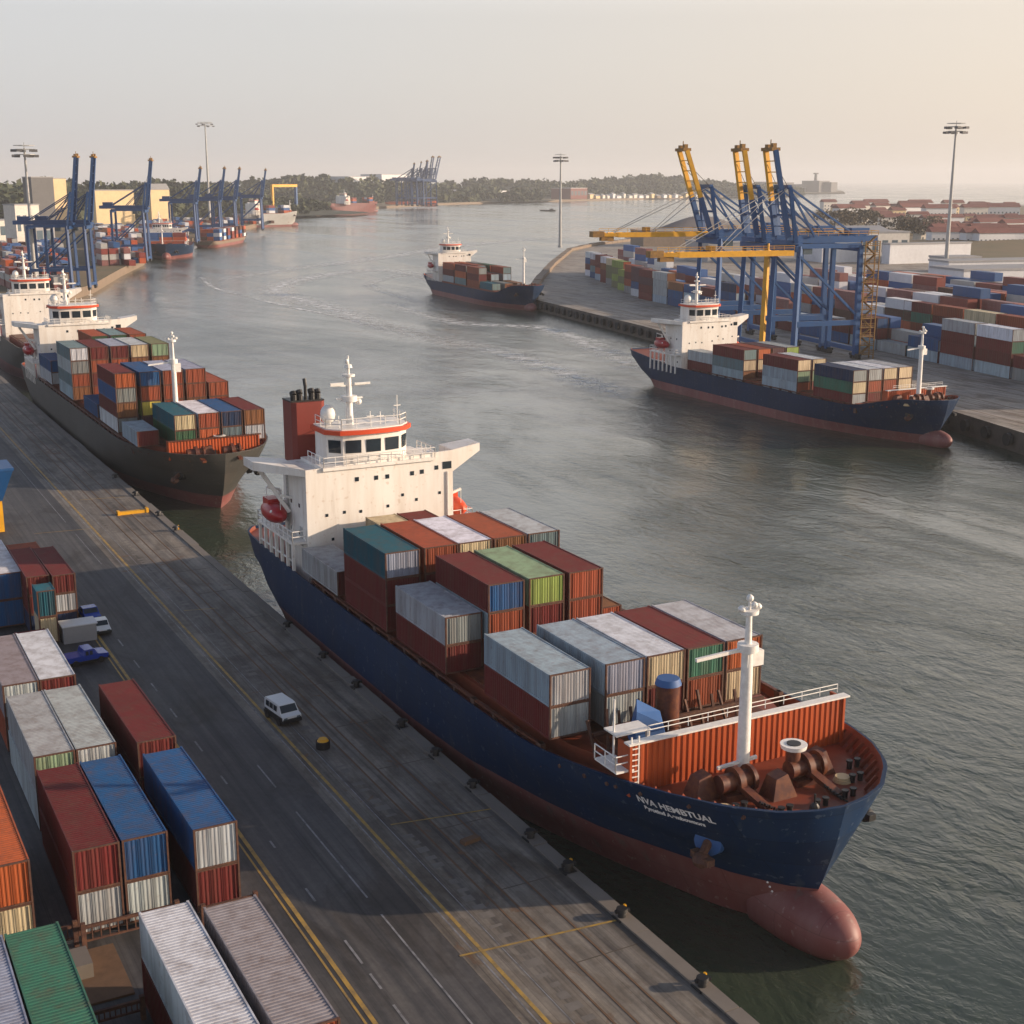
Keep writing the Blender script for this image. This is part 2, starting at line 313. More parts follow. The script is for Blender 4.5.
# patched paving joints of the apron
j_ = MB()
for i in range(40):
    y = -20+i*9+rnd.uniform(-1, 1); j_.box(31.95, QE-.95, y, y+.07, Q, Q+.012)
tag(j_.build('apron_joint', M['quay_face']), kind='structure')

# bank upriver (left) and the far shore
lv = [(60, 470), (88, 505), P2(93, 284), P2(120, 269), P2(144, 258), P2(146, 250), P2(188, 239), P2(236, 228.5), P2(262, 222), P2(296, 214), P2(330, 209), P2(375, 206.5), P2(430, 203.5), P2(520, 200.5), P2(600, 199), P2(690, 197), P2(760, 196), P2(700, 191.5), P2(400, 190), P2(-300, 190), (-2500, 900), (-260, 470)]
tag(MB().prism(lv, -5, Q-.05, 1, 0).build('upriver_bank', [M['mound_brown'], M['wall_brown']]), kind='structure')
pen = [P2(690, 192.6), P2(845, 192.6), P2(842, 190.5), P2(700, 190)]
tag(MB().prism(pen, -5, Q, 0).build('distant_headland', M['mound_brown']), kind='structure')
# right terminal
TH = math.atan(.2); E_ = Vector((math.sin(TH), math.cos(TH), 0)); N_ = Vector((math.cos(TH), -math.sin(TH), 0)); O_ = Vector((171, 148, 0))
def yd(a, b, z=Q): v = O_+E_*a+N_*b; return Vector((v.x, v.y, z))
rq = [P2(1100, 455), P2(1024, 433), P2(940, 407), P2(860, 386), P2(647, 327), P2(534, 299), P2(533, 290), P2(540, 280), P2(552, 266), P2(570, 251), P2(594, 245.5), P2(640, 240), P2(690, 228), P2(740, 219), P2(790, 214), P2(830, 209.5), P2(900, 206), P2(1024, 204.5), P2(1500, 204.5), (2500, 300), (900, 40)]
tag(MB().prism(rq, -5, Q, 1, 0).build('terminal_ground', [M['terminal_apron'], M['quay_face']]), kind='structure')
# rough earth of the land behind the yard
tag(MB().add([(*P2(830, 262), Q+.02), (*P2(1100, 262), Q+.02), (*P2(1500, 206), Q+.02), (*P2(1024, 206), Q+.02), (*P2(900, 208), Q+.02), (*P2(830, 214), Q+.02)], [(0, 1, 2, 3, 4, 5)]).build('terminal_back_land', M['mound_brown']), kind='structure')
# low sea wall round the tip of the terminal
sw = MB(); pts = [P2(534, 299), P2(533, 290), P2(540, 280), P2(552, 266), P2(570, 251), P2(594, 245.5), P2(640, 240)]
for a, b in zip(pts[:-1], pts[1:]):
    a = Vector((*a, 0)); b = Vector((*b, 0)); k = max(1, int((b-a).length/9))
    for i in range(k):
        p = a.lerp(b, i/k); q = a.lerp(b, (i+.97)/k); sw.beam(p+zup*(Q+.6), q+zup*(Q+.6), 3.0, 1.9+rnd.uniform(-.3, .3))
tag(sw.build('sea_wall', M['wall_brown']), 'low brown sea wall curving round the tip of the river terminal', 'wall')
# ground streaks: yellow lines on the far terminal
ln = MB()
for b in (5.2, 9.5, 13.5, 24, 27.5):
    a0 = yd(-60, b, Q+.014); a1 = yd(260, b, Q+.014); ln.add([a0-N_*.12, a0+N_*.12, a1+N_*.12, a1-N_*.12], [(0, 1, 2, 3)])
tag(ln.build('terminal_line', M['wood_brown']), kind='structure')

def hill(name, cx, cy, rx, ry, h, m, n=48, k=12, rough=.15, base=Q, flat=.0, seed=1):
    r = random.Random(seed); mb = MB(); vs = []; fs = []
    am = [(r.uniform(1, 5), r.uniform(0, 6)) for _ in range(5)]
    for j in range(k+1):
        q = j/k
        for i in range(n):
            t = 2*math.pi*i/n; rr = 1+rough*.4*sum(math.sin(f*t+p) for f, p in am)/2
            hh = h*(.5+.5*math.cos(math.pi*max(0, (q-flat)/(1-flat))))+(rough*h*.25*math.sin(q*9+t*3) if 0 < j < k else 0)
            vs.append((cx+rx*q*rr*math.cos(t), cy+ry*q*rr*math.sin(t), base+max(-.5, hh)-(.6 if j == k else 0)))
    for j in range(k):
        for i in range(n): fs.append((j*n+i, (j+1)*n+i, (j+1)*n+(i+1) % n, j*n+(i+1) % n))
    return mb.add(vs, fs).build(name, m)
# wooded hills behind the far shore
def hl(px, py, rx, ry, h, seed):
    v = at(px, py, Q); return tag(hill('hills', v.x, v.y, rx, ry, h, M['forest_floor'], seed=seed), kind='structure'), (v.x, v.y, rx, ry, h)
HILLS = []
for px, py, rx, ry, h, sd_ in [(60, 214, 330, 260, 24, 1), (-40, 222, 220, 200, 24, 11), (165, 210, 175, 230, 24, 2), (310, 201.5, 500, 230, 28, 3), (510, 197, 420, 300, 24, 4), (640, 195.4, 420, 330, 34, 5), (700, 194.6, 300, 260, 18, 6)]:
    o, d = hl(px, py, rx, ry, h, sd_); HILLS.append(d)
# brown embankment behind the terminal sheds
v = at(1030, 247, Q); tag(hill('embankment', v.x+20, v.y+10, 230, 110, 5.8, M['mound_brown'], seed=9, rough=.05), kind='structure')
v = at(700, 236, Q); tag(hill('stockpile', v.x, v.y, 62, 34, 14, M['coal'], seed=13, rough=.06), 'large grey stockpile mound behind the yellow-boomed cranes', 'stockpile')

# ------------------------------------------------------------------ foliage
def clump(mb, r, c, rx, rz, n, s):
    for _ in range(n):
        u = r.uniform(-1, 1); t = r.uniform(0, 6.283); q = r.uniform(.55, 1.0)**.6
        w_ = math.sqrt(1-u*u); p = Vector((c[0]+rx*q*w_*math.cos(t), c[1]+rx*q*w_*math.sin(t), c[2]+rz*q*u))
        a = Vector((r.uniform(-1, 1), r.uniform(-1, 1), r.uniform(-1, 1))).normalized(); b = a.cross(Vector((r.uniform(-1, 1), r.uniform(-1, 1), 1))).normalized()
        k = s*r.uniform(.6, 1.4); n_ = len(mb.v)
        mb.v += [tuple(p+a*k), tuple(p+b*k*.8), tuple(p-a*k*.9), tuple(p-b*k*.7)]; mb.f.append((n_, n_+1, n_+2, n_+3)); mb.m.append(0)
fw_ = MB(); r = random.Random(3)
for (cx, cy, rx, ry, h) in HILLS:
    for _ in range(430):
        q = math.sqrt(r.random()); t = r.uniform(0, 6.283)
        if math.sin(t) > .35 and q > .5: continue
        x = cx+rx*.97*q*math.cos(t); y = cy+ry*.97*q*math.sin(t); z = Q+h*(.5+.5*math.cos(math.pi*q))
        R = r.uniform(8, 14)*(1.3 if cy > 2000 else 1)
        for _k in range(3): clump(fw_, r, (x+r.uniform(-.5, .5)*R, y+r.uniform(-.5, .5)*R, z+R*r.uniform(.1, .75)), R*.8, R*.65, 26, R*.3)
tag(fw_.build('forest', M['leaves']), 'dense dark wood covering the low hills behind the far bank', 'forest', kind='stuff')
def tree(px, py, h, wd, lab, m='dry_leaves', seed=0, name='broadleaf_tree', grp='trees among the town houses'):
    r = random.Random(seed); v = at(px, py, Q); o = empty(name, (v.x, v.y, Q), 0, lab, 'tree', grp)
    t = MB(); t.cyl((0, 0, -.3), (0, 0, h*.5), h*.035, h*.02, 7)
    for i in range(5): a = i*1.3; t.cyl((0, 0, h*(.25+.05*i)), (math.cos(a)*wd*.3, math.sin(a)*wd*.3, h*.62), h*.015, h*.006, 5)
    t.build('trunk', M['bark'], o); c = MB()
    for i in range(9): clump(c, r, (r.uniform(-.33, .33)*wd, r.uniform(-.33, .33)*wd, h*r.uniform(.42, .82)), wd*.24, h*.16, 110, h*.045)
    c.build('crown', M[m], o)
for i, (px, py, h, wd, lab) in enumerate([(834, 236, 20, 30, 'brown-green tree just behind the roof of the crane yard, leftmost of the town trees'), (850, 234, 21, 32, 'wide brown-green tree second from the left in front of the town'),
        (866, 235, 19, 26, 'bushy tree third from the left in front of the town'), (905, 241, 18, 28, 'round tree by the brown embankment, nearest the white hall'), (921, 241, 17, 24, 'bushy tree at the left foot of the tall light mast'),
        (933, 233, 14, 18, 'small tree in front of the red roofs just left of the light mast'), (880, 226, 12, 16, 'small distant tree between the two tree clumps by the town')]):
    tree(px, py, h, wd, lab, seed=20+i)
# pale wakes of passing ships: foam trails, and smooth water's reflection painted pale
wm = bpy.data.materials.new('wake_foam_and_sheen'); wm.use_nodes = True; t = wm.node_tree; b = t.nodes['Principled BSDF']; b.inputs['Base Color'].default_value = (.75, .76, .75, 1); b.inputs['Roughness'].default_value = .5
tc = t.nodes.new('ShaderNodeTexCoord'); n = t.nodes.new('ShaderNodeTexNoise'); n.inputs['Scale'].default_value = .35; n.inputs['Detail'].default_value = 6; t.links.new(tc.outputs['Object'], n.inputs[0])
uvn = t.nodes.new('ShaderNodeAttribute'); uvn.attribute_name = 'fade'; rp = t.nodes.new('ShaderNodeMapRange'); rp.inputs[1].default_value = .38; rp.inputs[2].default_value = .62; t.links.new(n.outputs[0], rp.inputs[0])
mu = t.nodes.new('ShaderNodeMath'); mu.operation = 'MULTIPLY'; t.links.new(rp.outputs[0], mu.inputs[0]); t.links.new(uvn.outputs['Fac'], mu.inputs[1]); t.links.new(mu.outputs[0], b.inputs['Alpha'])
def wake(pts, w, amp):
    P = [Vector((*P2(x, y, 0), 0)) for x, y in pts]; Q_ = []
    for i in range(len(P)-1):
        p0, p1, p2, p3 = P[max(0, i-1)], P[i], P[i+1], P[min(len(P)-1, i+2)]
        for k in range(12):
            s = k/12; Q_.append(.5*((2*p1)+(p2-p0)*s+(2*p0-5*p1+4*p2-p3)*s*s+(3*p1-p0-3*p2+p3)*s**3))
    vs = []; fa = []; n_ = len(Q_); fs = []
    for i, p in enumerate(Q_):
        d = (Q_[min(n_-1, i+1)]-Q_[max(0, i-1)]).normalized(); nn = Vector((-d.y, d.x, 0)); e = math.sin(math.pi*min(1, max(0, i/(n_-1))))**.5
        for j, o in enumerate((-1, -.4, 0, .4, 1)): vs.append(p+nn*w*o+zup*.05); fa.append(amp*e*(0, .6, 1, .5, 0)[j])
    for i in range(n_-1):
        for j in range(4): a = i*5+j; fs.append((a, a+1, a+6, a+5))
    o = MB().add(vs, fs).build('wake', wm); at_ = o.data.attributes.new('fade', 'FLOAT', 'POINT'); at_.data.foreach_set('value', fa); tag(o, kind='stuff')
wake([(436, 283), (400, 272), (360, 271), (310, 278), (275, 290), (320, 305), (400, 330), (480, 352)], 10, 1.2)
wake([(252, 298), (300, 309), (345, 318), (385, 331)], 1.5, 2.6)
wake([(640, 240), (560, 238), (470, 245), (380, 258), (300, 268), (200, 283)], 10, 1.1)
wake([(440, 290), (415, 275), (370, 285), (430, 305)], 4, .8)
wake([(640, 374), (600, 350), (540, 328), (450, 322), (380, 300)], 7, 1.0)
wake([(200, 276), (215, 288), (255, 298)], 2, 1.2)
wake([(630, 400), (560, 372), (470, 345), (350, 318)], 7, .9)
# ------------------------------------------------------------------ containers
COL = dict(maroon=(.125, .018, .018), rust=(.27, .062, .028), orange=(.40, .095, .03), teal=(.012, .10, .14), blue=(.014, .075, .20), navy=(.010, .030, .085),
           lightblue=(.30, .39, .46), lightgrey=(.37, .40, .42), grey=(.22, .24, .24), white=(.60, .62, .67), lilac=(.27, .30, .39), mauve=(.26, .235, .25),
           green=(.045, .16, .105), palegreen=(.22, .33, .21), lime=(.24, .32, .08), olive=(.16, .17, .09), cream=(.56, .46, .30), brown=(.20, .085, .035), yellow=(.50, .42, .08), darkgreen=(.03, .10, .05),
           slate=(.13, .20, .22), purple=(.08, .03, .045))
WORD = dict(lightblue='pale blue', lightgrey='light grey', palegreen='pale green', darkgreen='dark green', slate='slate grey')
wd_ = lambda c: WORD.get(c, c)
_cm = {}
def wave(l, pitch, dep):
    k = max(2, round(l/pitch)); p = l/k; o = [(0, 0)]
    for i in range(k): a = i*p; o += [(a+p*.18, 0), (a+p*.32, dep), (a+p*.68, dep), (a+p*.82, 0)]
    return o+[(l, 0)]
def cmesh(L, W, H, near):
    key = (round(L, 2), round(W, 2), round(H, 2), near)
    if key in _cm: return _cm[key]
    pit = .28 if near else .7; b = MB(); y0, y1 = .12, L-.04; zb, zt = .16, H-.12; dp = .055 if near else .04
    for s in (-1, 1):
        w_ = wave(y1-y0-.2, pit, dp); x = s*(W/2-.012); n = len(b.v)
        for a, d in w_: b.v += [(x-s*d, y0+.1+a, zb), (x-s*d, y0+.1+a, zt)]
        for i in range(len(w_)-1):
            q = n+2*i; b.f.append((q, q+2, q+3, q+1) if s > 0 else (q, q+1, q+3, q+2)); b.m.append(0)
        b.box(min(s*(W/2-.10), s*(W/2)), max(s*(W/2-.10), s*W/2), y0, y1, 0, zb); b.box(min(s*(W/2-.08), s*W/2), max(s*(W/2-.08), s*W/2), y0, y1, zt, H-.01)
        b.box(min(s*(W/2-.12), s*W/2), max(s*(W/2-.12), s*W/2), y1-.1, y1+.04, 0, H); b.box(min(s*(W/2-.10), s*(W/2-.004)), max(s*(W/2-.10), s*(W/2-.004)), y0+.002, y0+.1, zb, zt)
    w_ = wave(y1-y0-.1, .24 if near else .9, .03); n = len(b.v)
    for a, d in w_: b.v += [(-W/2+.07, y0+a, H-.03-d), (W/2-.07, y0+a, H-.03-d)]
    for i in range(len(w_)-1): q = n+2*i; b.f.append((q, q+1, q+3, q+2)); b.m.append(0)
    b.box(-W/2+.1, W/2-.1, y1-.05, y1, 0, H-.05); b.box(-W/2+.1, W/2-.1, y0, y1-.06, .06, .14)
    body = b.mesh('container_body', M['container_paint'])
    e = MB(); w_ = wave(W-.24, .21 if near else .40, .022); n = 0
    for a, d in w_: e.v += [(-W/2+.12+a, .03+d, .11), (-W/2+.12+a, .03+d, H-.09)]
    for i in range(len(w_)-1): q = 2*i; e.f.append((q, q+2, q+3, q+1)); e.m.append(0)
    if near:
        for x in (-.55, -.2, .2, .55): e.cyl((x*W*.7, .0, .12), (x*W*.7, .0, H-.12), .022, n=5, caps=False)
    else: pass
    end = e.mesh('container_end', M['container_paint'])
    f = MB()
    for s in (-1, 1): f.box(min(s*(W/2-.10), s*(W/2+.006)), max(s*(W/2-.10), s*(W/2+.006)), -.01, .12, 0, H+.004)
    f.box(-W/2+.10, W/2-.10, 0, .11, 0, .11); f.box(-W/2+.10, W/2-.10, 0, .11, H-.08, H)
    fr = f.mesh('container_frame', M['corner_rust'])
    _cm[key] = (body, end, fr); return _cm[key]
NCONT = 0
def container(loc, rz, L, W, H, c, ce, near, label, group, parent_col=None):
    global NCONT; NCONT += 1
    body, end, fr = cmesh(L, W, H, near); v = lambda k: (lambda g: tuple(x*g*rnd.uniform(.97, 1.03) for x in COL[k]))(rnd.uniform(.85, 1.12))
    o = bpy.data.objects.new('shipping_container', body); col.objects.link(o); o.location = loc; o.rotation_euler = (0, 0, rz); o.color = (*v(c), 1)
    tag(o, label, 'container', group)
    p = bpy.data.objects.new('end_panel', end); col.objects.link(p); p.parent = o; p.color = (*v(ce), 1)
    if ce != c: p['label'] = wd_(ce)+' end panel'
    p = bpy.data.objects.new('corner_frame', fr); col.objects.link(p); p.parent = o
    return o
ORD = ['first', 'second', 'third', 'fourth', 'fifth', 'sixth', 'seventh', 'eighth', 'ninth', 'tenth', 'eleventh', 'twelfth', '13th', '14th', '15th', '16th', '17th', '18th', '19th', '20th'] + ['%dth' % i for i in range(21, 60)]
ORD[20] = '21st'; ORD[21] = '22nd'; ORD[22] = '23rd'
def tiername(i, n): return 'only tier' if n == 1 else 'top tier' if i == n-1 else 'bottom tier' if i == 0 else ('middle tier' if n == 3 else ORD[i]+' tier up')

# ------------------------------------------------------------------ ships
def lerp_tab(t, x):
    if x <= t[0][0]: return t[0][1]
    for (a, b), (c, d) in zip(t[:-1], t[1:]):
        if x <= c: return b+(d-b)*(x-a)/(c-a)
    return t[-1][1]
BOW = [(0, 3.6, [(0, 0), (1.6, 1.1), (4, 2.5), (9, 4.3), (14, 5.9), (18, 7.0), (24, 8.4), (32, 9.6), (40, 10)]),
       (3.6, 1.6, [(0, 0), (1.2, 1.4), (3.8, 3.2), (8.4, 5.3), (12, 6.9), (17, 8.2), (25, 9.6), (33, 10)]),
       (6.5, .6, [(0, 0), (.5, 1.6), (1.6, 3.2), (3.6, 5.0), (7, 6.9), (11, 8.3), (17, 9.5), (25, 10)]),
       (9.2, 0, [(0, 0), (.25, 1.7), (1.0, 3.6), (3, 5.8), (6, 7.5), (9, 8.6), (12, 9.3), (16, 9.8), (20, 10)])]
STERN = [(0, 5, [(0, 1.5), (3, 5.0), (8, 9), (14, 10), (18, 10)]), (3.6, 2.4, [(0, 5.5), (2, 8.0), (5, 9.5), (9, 10)]),
         (6.5, .6, [(0, 8.2), (1.2, 9.2), (3, 9.8), (6, 10)]), (9.2, 0, [(0, 8.8), (.6, 9.4), (1.8, 9.9), (4, 10)])]
class Hull:
    def __init__(s, L, B, zd, zb, zs, boot): s.L, s.k, s.zd, s.zb, s.zs, s.boot = L, B/20, zd, zb, zs, boot
    def ends(s, z):
        zr = max(0, min(9.2, z*9.2/s.zb))
        return zr
    def top(s, y):
        q = max(0, min(1, (20*s.k-y)/(17*s.k))); r_ = max(0, min(1, (y-s.L+18)/18))
        return s.zd+(s.zb-s.zd)*q*q*(3-2*q)+(s.zs-s.zd)*r_
    def pt(s, g, z):      # g 0 bow .. 1 stern; returns half breadth, y
        zr = s.ends(z)
        for A in range(3):
            if zr <= BOW[A+1][0]: break
        f = (zr-BOW[A][0])/(BOW[A+1][0]-BOW[A][0]); o = []
        for j in (A, A+1):
            y0 = BOW[j][1]*s.k; y1 = s.L-STERN[j][1]*s.k; y = y0+(y1-y0)*g
            b = min(lerp_tab(BOW[j][2], (y-y0)/s.k), lerp_tab(STERN[j][2], (y1-y)/s.k))*s.k; o.append((b, y))
        return o[0][0]+(o[1][0]-o[0][0])*f, o[0][1]+(o[1][1]-o[0][1])*f
    def x_at(s, y, z):
        lo, hi = 0, 1
        for _ in range(40):
            m_ = (lo+hi)/2
            if s.pt(m_, z)[1] < y: lo = m_
            else: hi = m_
        return s.pt(lo, z)[0]
def build_hull(root, h, hm, fine=True, bulb=True):
    n = 64 if fine else 34; G_ = [.5-.5*math.cos(math.pi*i/n) for i in range(n+1)]
    G_ = [g**1.25*.5+g*.5 for g in G_]
    b = MB(); rows = []
    for g in G_:
        yt = h.pt(g, h.zb)[1]; T = h.top(yt); zs_ = [-2.5, 0, h.boot*.5, h.boot]+[h.boot+(T-h.boot)*q for q in (.15, .3, .45, .6, .75, .88, 1)]
        rows.append([(h.pt(g, max(0, z)), z) for z in zs_])
    m_ = len(rows[0])
    for s in (-1, 1):
        n0 = len(b.v)
        for r_ in rows:
            for (x, y), z in r_: b.v.append((s*x, y, z))
        for i in range(n):
            for j in range(m_-1):
                a = n0+i*m_+j; q = (a, a+m_, a+m_+1, a+1); b.f.append(q if s > 0 else q[::-1]); b.m.append(1 if j < 3 else 0)
    R0 = (n)*m_; R1 = R0+(n+1)*m_
    for j in range(m_-1): b.f.append((R0+j, R1+j, R1+j+1, R0+j+1)); b.m.append(1 if j < 3 else 0)
    k = h.k
    if bulb:
        vs = []; fs = []; NR = 16
        for j in range(NR+1):
            q = math.sin(math.pi/2*j/NR); f = math.sqrt(max(0, 1-q**3.0)); zc_ = 1.0+.35*math.sin(q*1.4)
            vs += [(2.0*f*k*math.cos(6.2832*i/20), (5.5-6.9*q)*k, (zc_+2.1*f*math.sin(6.2832*i/20))*k) for i in range(20)]
        for j in range(NR): fs += [(j*20+i, j*20+(i+1) % 20, (j+1)*20+(i+1) % 20, (j+1)*20+i) for i in range(20)]
        b.add(vs, fs, 1)
    b.build('hull', [hm, M['boot_red']], root)
    # bulwark inner face, cap and deck
    d = MB(); c = MB(); dk = lambda y: h.top(y)-(1.15 if y > 22*k else .95)+.85*max(0, min(1, (y-h.L+13)/5))
    pr_ = []
    for g in G_:
        x, y = h.pt(g, h.zb); T = h.top(y); x1, y1 = h.pt(g, T); xd, yd_ = h.pt(g, dk(y)); pr_.append((x1, y1, T, max(0, min(x1, xd)-.12), max(y1, yd_) if y < 20 else yd_))
    for s in (-1, 1):
        n0 = len(c.v)
        for x, y, T, xd, yd_ in pr_:
            xi = max(0, x-.16); yi = y+(.18 if y < 4 else 0)-(.18 if y > h.L-2 else 0)
            c.v += [(s*x*1.001, y, T), (s*x*1.001, y, T+.05), (s*xi, yi, T+.05), (s*xd, yd_+(.2 if y < 4 else 0)-(.2 if y > h.L-2 else 0), dk(y)-.02)]
        for i in range(n):
            for j in range(3):
                a = n0+i*4+j; q = (a, a+4, a+5, a+1); c.f.append(q if s > 0 else q[::-1]); c.m.append(0 if j == 2 else 1)
    c.build('bulwark', [M['deck_red'], hm], root)
    for i in range(n):
        _, q1, _, x, y = pr_[i]; _, q2, _, x2, y2 = pr_[i+1]; d.add([(-x, y, dk(q1)), (x, y, dk(q1)), (x2, y2, dk(q2)), (-x2, y2, dk(q2))], [(0, 1, 2, 3)])
    d.build('deck', M['deck_red'], root)
    return dk

def superstructure(root, y0, dz, fine=True, k=1.0, boats=True, funnel=True):
    """accommodation block of 9 m on a deck at 7.9+dz; y0 is its forward face"""
    Z = 7.0+dz; T = 17.0+dz; x0, x1 = -8.8*k, 5.8*k; W = M['white_ship']
    b = MB(); b.box(x0, x1, y0, y0+6.3, Z-.5, T); b.build('accommodation_block', W, root)
    # bridge wings: starboard one runs straight, the quay-side one sweeps aft
    b = MB(); b.add([(x1-.02, y0+.02, T-1.3), (x1-.02, y0+3, T-1.3), (x1-.02, y0+3, T+.8), (x1-.02, y0+.02, T+.8), (x1+2.9*k, y0+.1, T+.45), (x1+2.9*k, y0+2.6, T+.45), (x1+2.9*k, y0+2.6, T+1.2), (x1+2.9*k, y0+.1, T+1.2)],
        [(0, 1, 2, 3), (7, 6, 5, 4), (0, 4, 5, 1), (1, 5, 6, 2), (2, 6, 7, 3), (3, 7, 4, 0)])
    b.build('bridge_wing', W, root)
    b = MB(); b.add([(x0-.02, y0+.05, T-.35), (x0-.02, y0+6, T-.9), (x0-.02, y0+6, T+.3), (x0-.02, y0+.05, T+.3), (x0-3.6*k, y0+4.0, T-.15), (x0-3.6*k, y0+6.8, T-.15), (x0-3.6*k, y0+6.8, T+.65), (x0-3.6*k, y0+4.0, T+.65)],
        [(3, 2, 1, 0), (4, 5, 6, 7), (1, 5, 4, 0), (2, 6, 5, 1), (3, 7, 6, 2), (0, 4, 7, 3)])
    b.beam((x0-.1, y0+4.6, T-4.5), (x0-2.6*k, y0+5.3, T-.4), .5, .35)
    b.build('bridge_wing', W, root)
    # parapet, deck slab
    b = MB(); b.add([(x0, y0+.001, T), (x1-.02, y0+.001, T), (x1-.02, y0+.16, T), (x0, y0+.16, T), (x0, y0+.001, T+.25), (x1-.02, y0+.001, T+.78), (x1-.02, y0+.16, T+.78), (x0, y0+.16, T+.25)], [(0, 3, 2, 1), (4, 5, 6, 7), (0, 1, 5, 4), (1, 2, 6, 5), (2, 3, 7, 6), (3, 0, 4, 7)]); b.box(x0+1.6, -.2, y0-.25, y0+5.8, T+.02, T+.32); b.box(-.2, x1-1.8, y0-.25, y0+5.8, T+.02, T+.32)
    b.build('bridge_deck', W, root)
    # wheelhouse: angled front with window band
    wl, wr, wy = -6.0*k, 1.9*k, y0+.35; zt = T+3.0
    poly = [(wl, wy+1.6), (wl+1.1*k, wy+.35), (wl+3*k, wy), (wr-3*k, wy), (wr-1.1*k, wy+.35), (wr, wy+1.6), (wr, wy+4.6), (wl, wy+4.6)]
    b = MB(); b.prism(poly, T+.3, zt); wh = b.build('wheelhouse', W, root)
    b = MB(); zz0, zz1 = T+1.3, T+2.5
    for i in range(7):
        p, q = Vector((*poly[i], 0)), Vector((*poly[i+1], 0)) if i < 7 else 0; l = (q-p).length; nw = max(1, round(l/1.45)); d = (q-p).normalized(); nn = Vector((d.y, -d.x, 0))
        if nn.y > .5 and abs(nn.x) < .3: nn = nn
        ce = Vector((sum(a[0] for a in poly)/8, sum(a[1] for a in poly)/8, 0))
        if (p+q-2*ce).dot(nn) < 0: nn = -nn
        for j in range(nw):
            a = p+d*(l*(j+.12)/nw)+nn*.02; c = p+d*(l*(j+.88)/nw)+nn*.02; b.add([a+zup*zz0, c+zup*zz0, c+zup*zz1+nn*.06, a+zup*zz1+nn*.06], [(0, 1, 2, 3)])
    b.build('window', M['glass'], wh)
    b = MB(); b.prism([(x*1.0+(-.35 if x < -2 else .35), y-.35 if y < y0+3 else y+.3) for x, y in poly], zt+.02, zt+.42); b.build('roof_band', M['signal_red'], root)
    b = MB(); b.prism([(x+(-.1 if x < -2 else .1), y-.1 if y < y0+3 else y+.1) for x, y in poly], zt+.42, zt+.52); b.build('wheelhouse_roof', W, root)
    b = MB(); pl = [(x+(-.25 if x < -2 else .25), y-.25, T+.32) for x, y in poly]
    b.rail([(x0+1.7, y0+4, T+.32), (x0+1.7, y0-.15, T+.32), (x1-1.9, y0-.15, T+.32), (x1-1.9, y0+4, T+.32)], .9, .04, 1.1)
    b.rail([(wl, wy+4.4, zt+.5), (wl, wy+1.6, zt+.5), (wl+1.1, wy+.5, zt+.5), (wr-1.1, wy+.5, zt+.5), (wr, wy+1.6, zt+.5), (wr, wy+4.4, zt+.5)], .9, .04, 1.3)
    b.rail([(x1, y0+.4, T+.55), (x1+2.6*k, y0+.4, T+1.25)], .0, .03, 2)
    b.build('railing', M['white_trim'], root)
    # radar mast
    mx, my = (-3.3*k, wy+2.6); zr = zt+.5; b = MB(); b.cyl((mx, my, zr), (mx, my, zr+4.6), .36, .24, 12); b.cyl((mx, my, zr+4.6), (mx, my, zr+6.4), .15, .07, 8)
    for zz, l in ((3.6, 1.6), (2.4, 1.3)): b.box(mx-l, mx+l, my-.12, my+.12, zr+zz, zr+zz+.14)
    b.cyl((mx, my, zr+2.2), (mx, my, zr+2.7), .75, .75, 12); b.cyl((mx, my, zr+4.5), (mx, my, zr+4.7), .6, .6, 12); b.cyl((mx, my, zr+5.3), (mx, my, zr+5.6), .4, .3, 10)
    mast = b.build('radar_mast', M['white_trim'], root)
    b = MB(); b.box(mx-1.9, mx-.6, my-.35, my-.12, zr+3.7, zr+4.0); b.box(mx+.5, mx+2.0, my-.35, my-.15, zr+3.7, zr+3.9); b.ell((mx-.2, my-.2, zr+5.9), .22, .22, .25, 8, 5); b.ell((mx+.9, my, zr+2.1), .35, .35, .3, 8, 5); b.build('radar', M['white_trim'], mast)
    # gear on the roof
    b = MB(); b.ell((wl+.9, wy+3.4, zr+1.0), .75, .75, .9, 12, 8); b.cyl((wl+.9, wy+3.4, zr), (wl+.9, wy+3.4, zr+.6), .4, n=8); b.build('satellite_dome', M['white_trim'], root)
    for x, hh in ((wr-.9, 2.6), (wr-2.6, 1.2), (mx+1.6, 1.3), (mx-1.5, 1.1)): b = MB(); b.cyl((x, wy+1.5, zr), (x, wy+1.5, zr+hh), .05, n=6); b.box(x-.35, x+.35, wy+1.45, wy+1.55, zr+hh*.62, zr+hh*.62+.08); b.build('antenna', M['white_trim'], root)
    # funnel
    fx0, fx1, fy = -7.2*k, -3.9*k, y0+7.6; ft = T+5.1; b = MB()
    if funnel: b.prism([(fx0, fy+.4), (fx0+.4, fy), (fx1-.4, fy), (fx1, fy+.4), (fx1, fy+2.8), (fx1-.5, fy+3.3), (fx0+.5, fy+3.3), (fx0, fy+2.8)], Z-.5, ft); fu = b.build('funnel', M['funnel_red'], root); b = MB()
    for i in range(5 if funnel else 0): x = fx0+.45+i*(fx1-fx0-.9)/4; hh = [.9, 1.0, 2.1, 1.05, .95][i]; b.cyl((x, fy+.9, ft), (x, fy+.9, ft+hh*.75), .3 if i != 2 else .16, n=9); b.cyl((x, fy+.9, ft+hh*.7), (x, fy+1.1, ft+hh), .33 if i != 2 else .18, n=9)
    if funnel: b.box(fx0-.02, fx1+.02, fy+.38, fy+2.9, ft, ft+.14); b.build('exhaust_pipe', M['black_steel'], fu)
    # portholes of the front face, each a window
    px_ = [(-6.6, 3.2), (-4.7, 3.2), (-2.6, 3.2), (-.2, 3.1), (4.0, 2.2)]
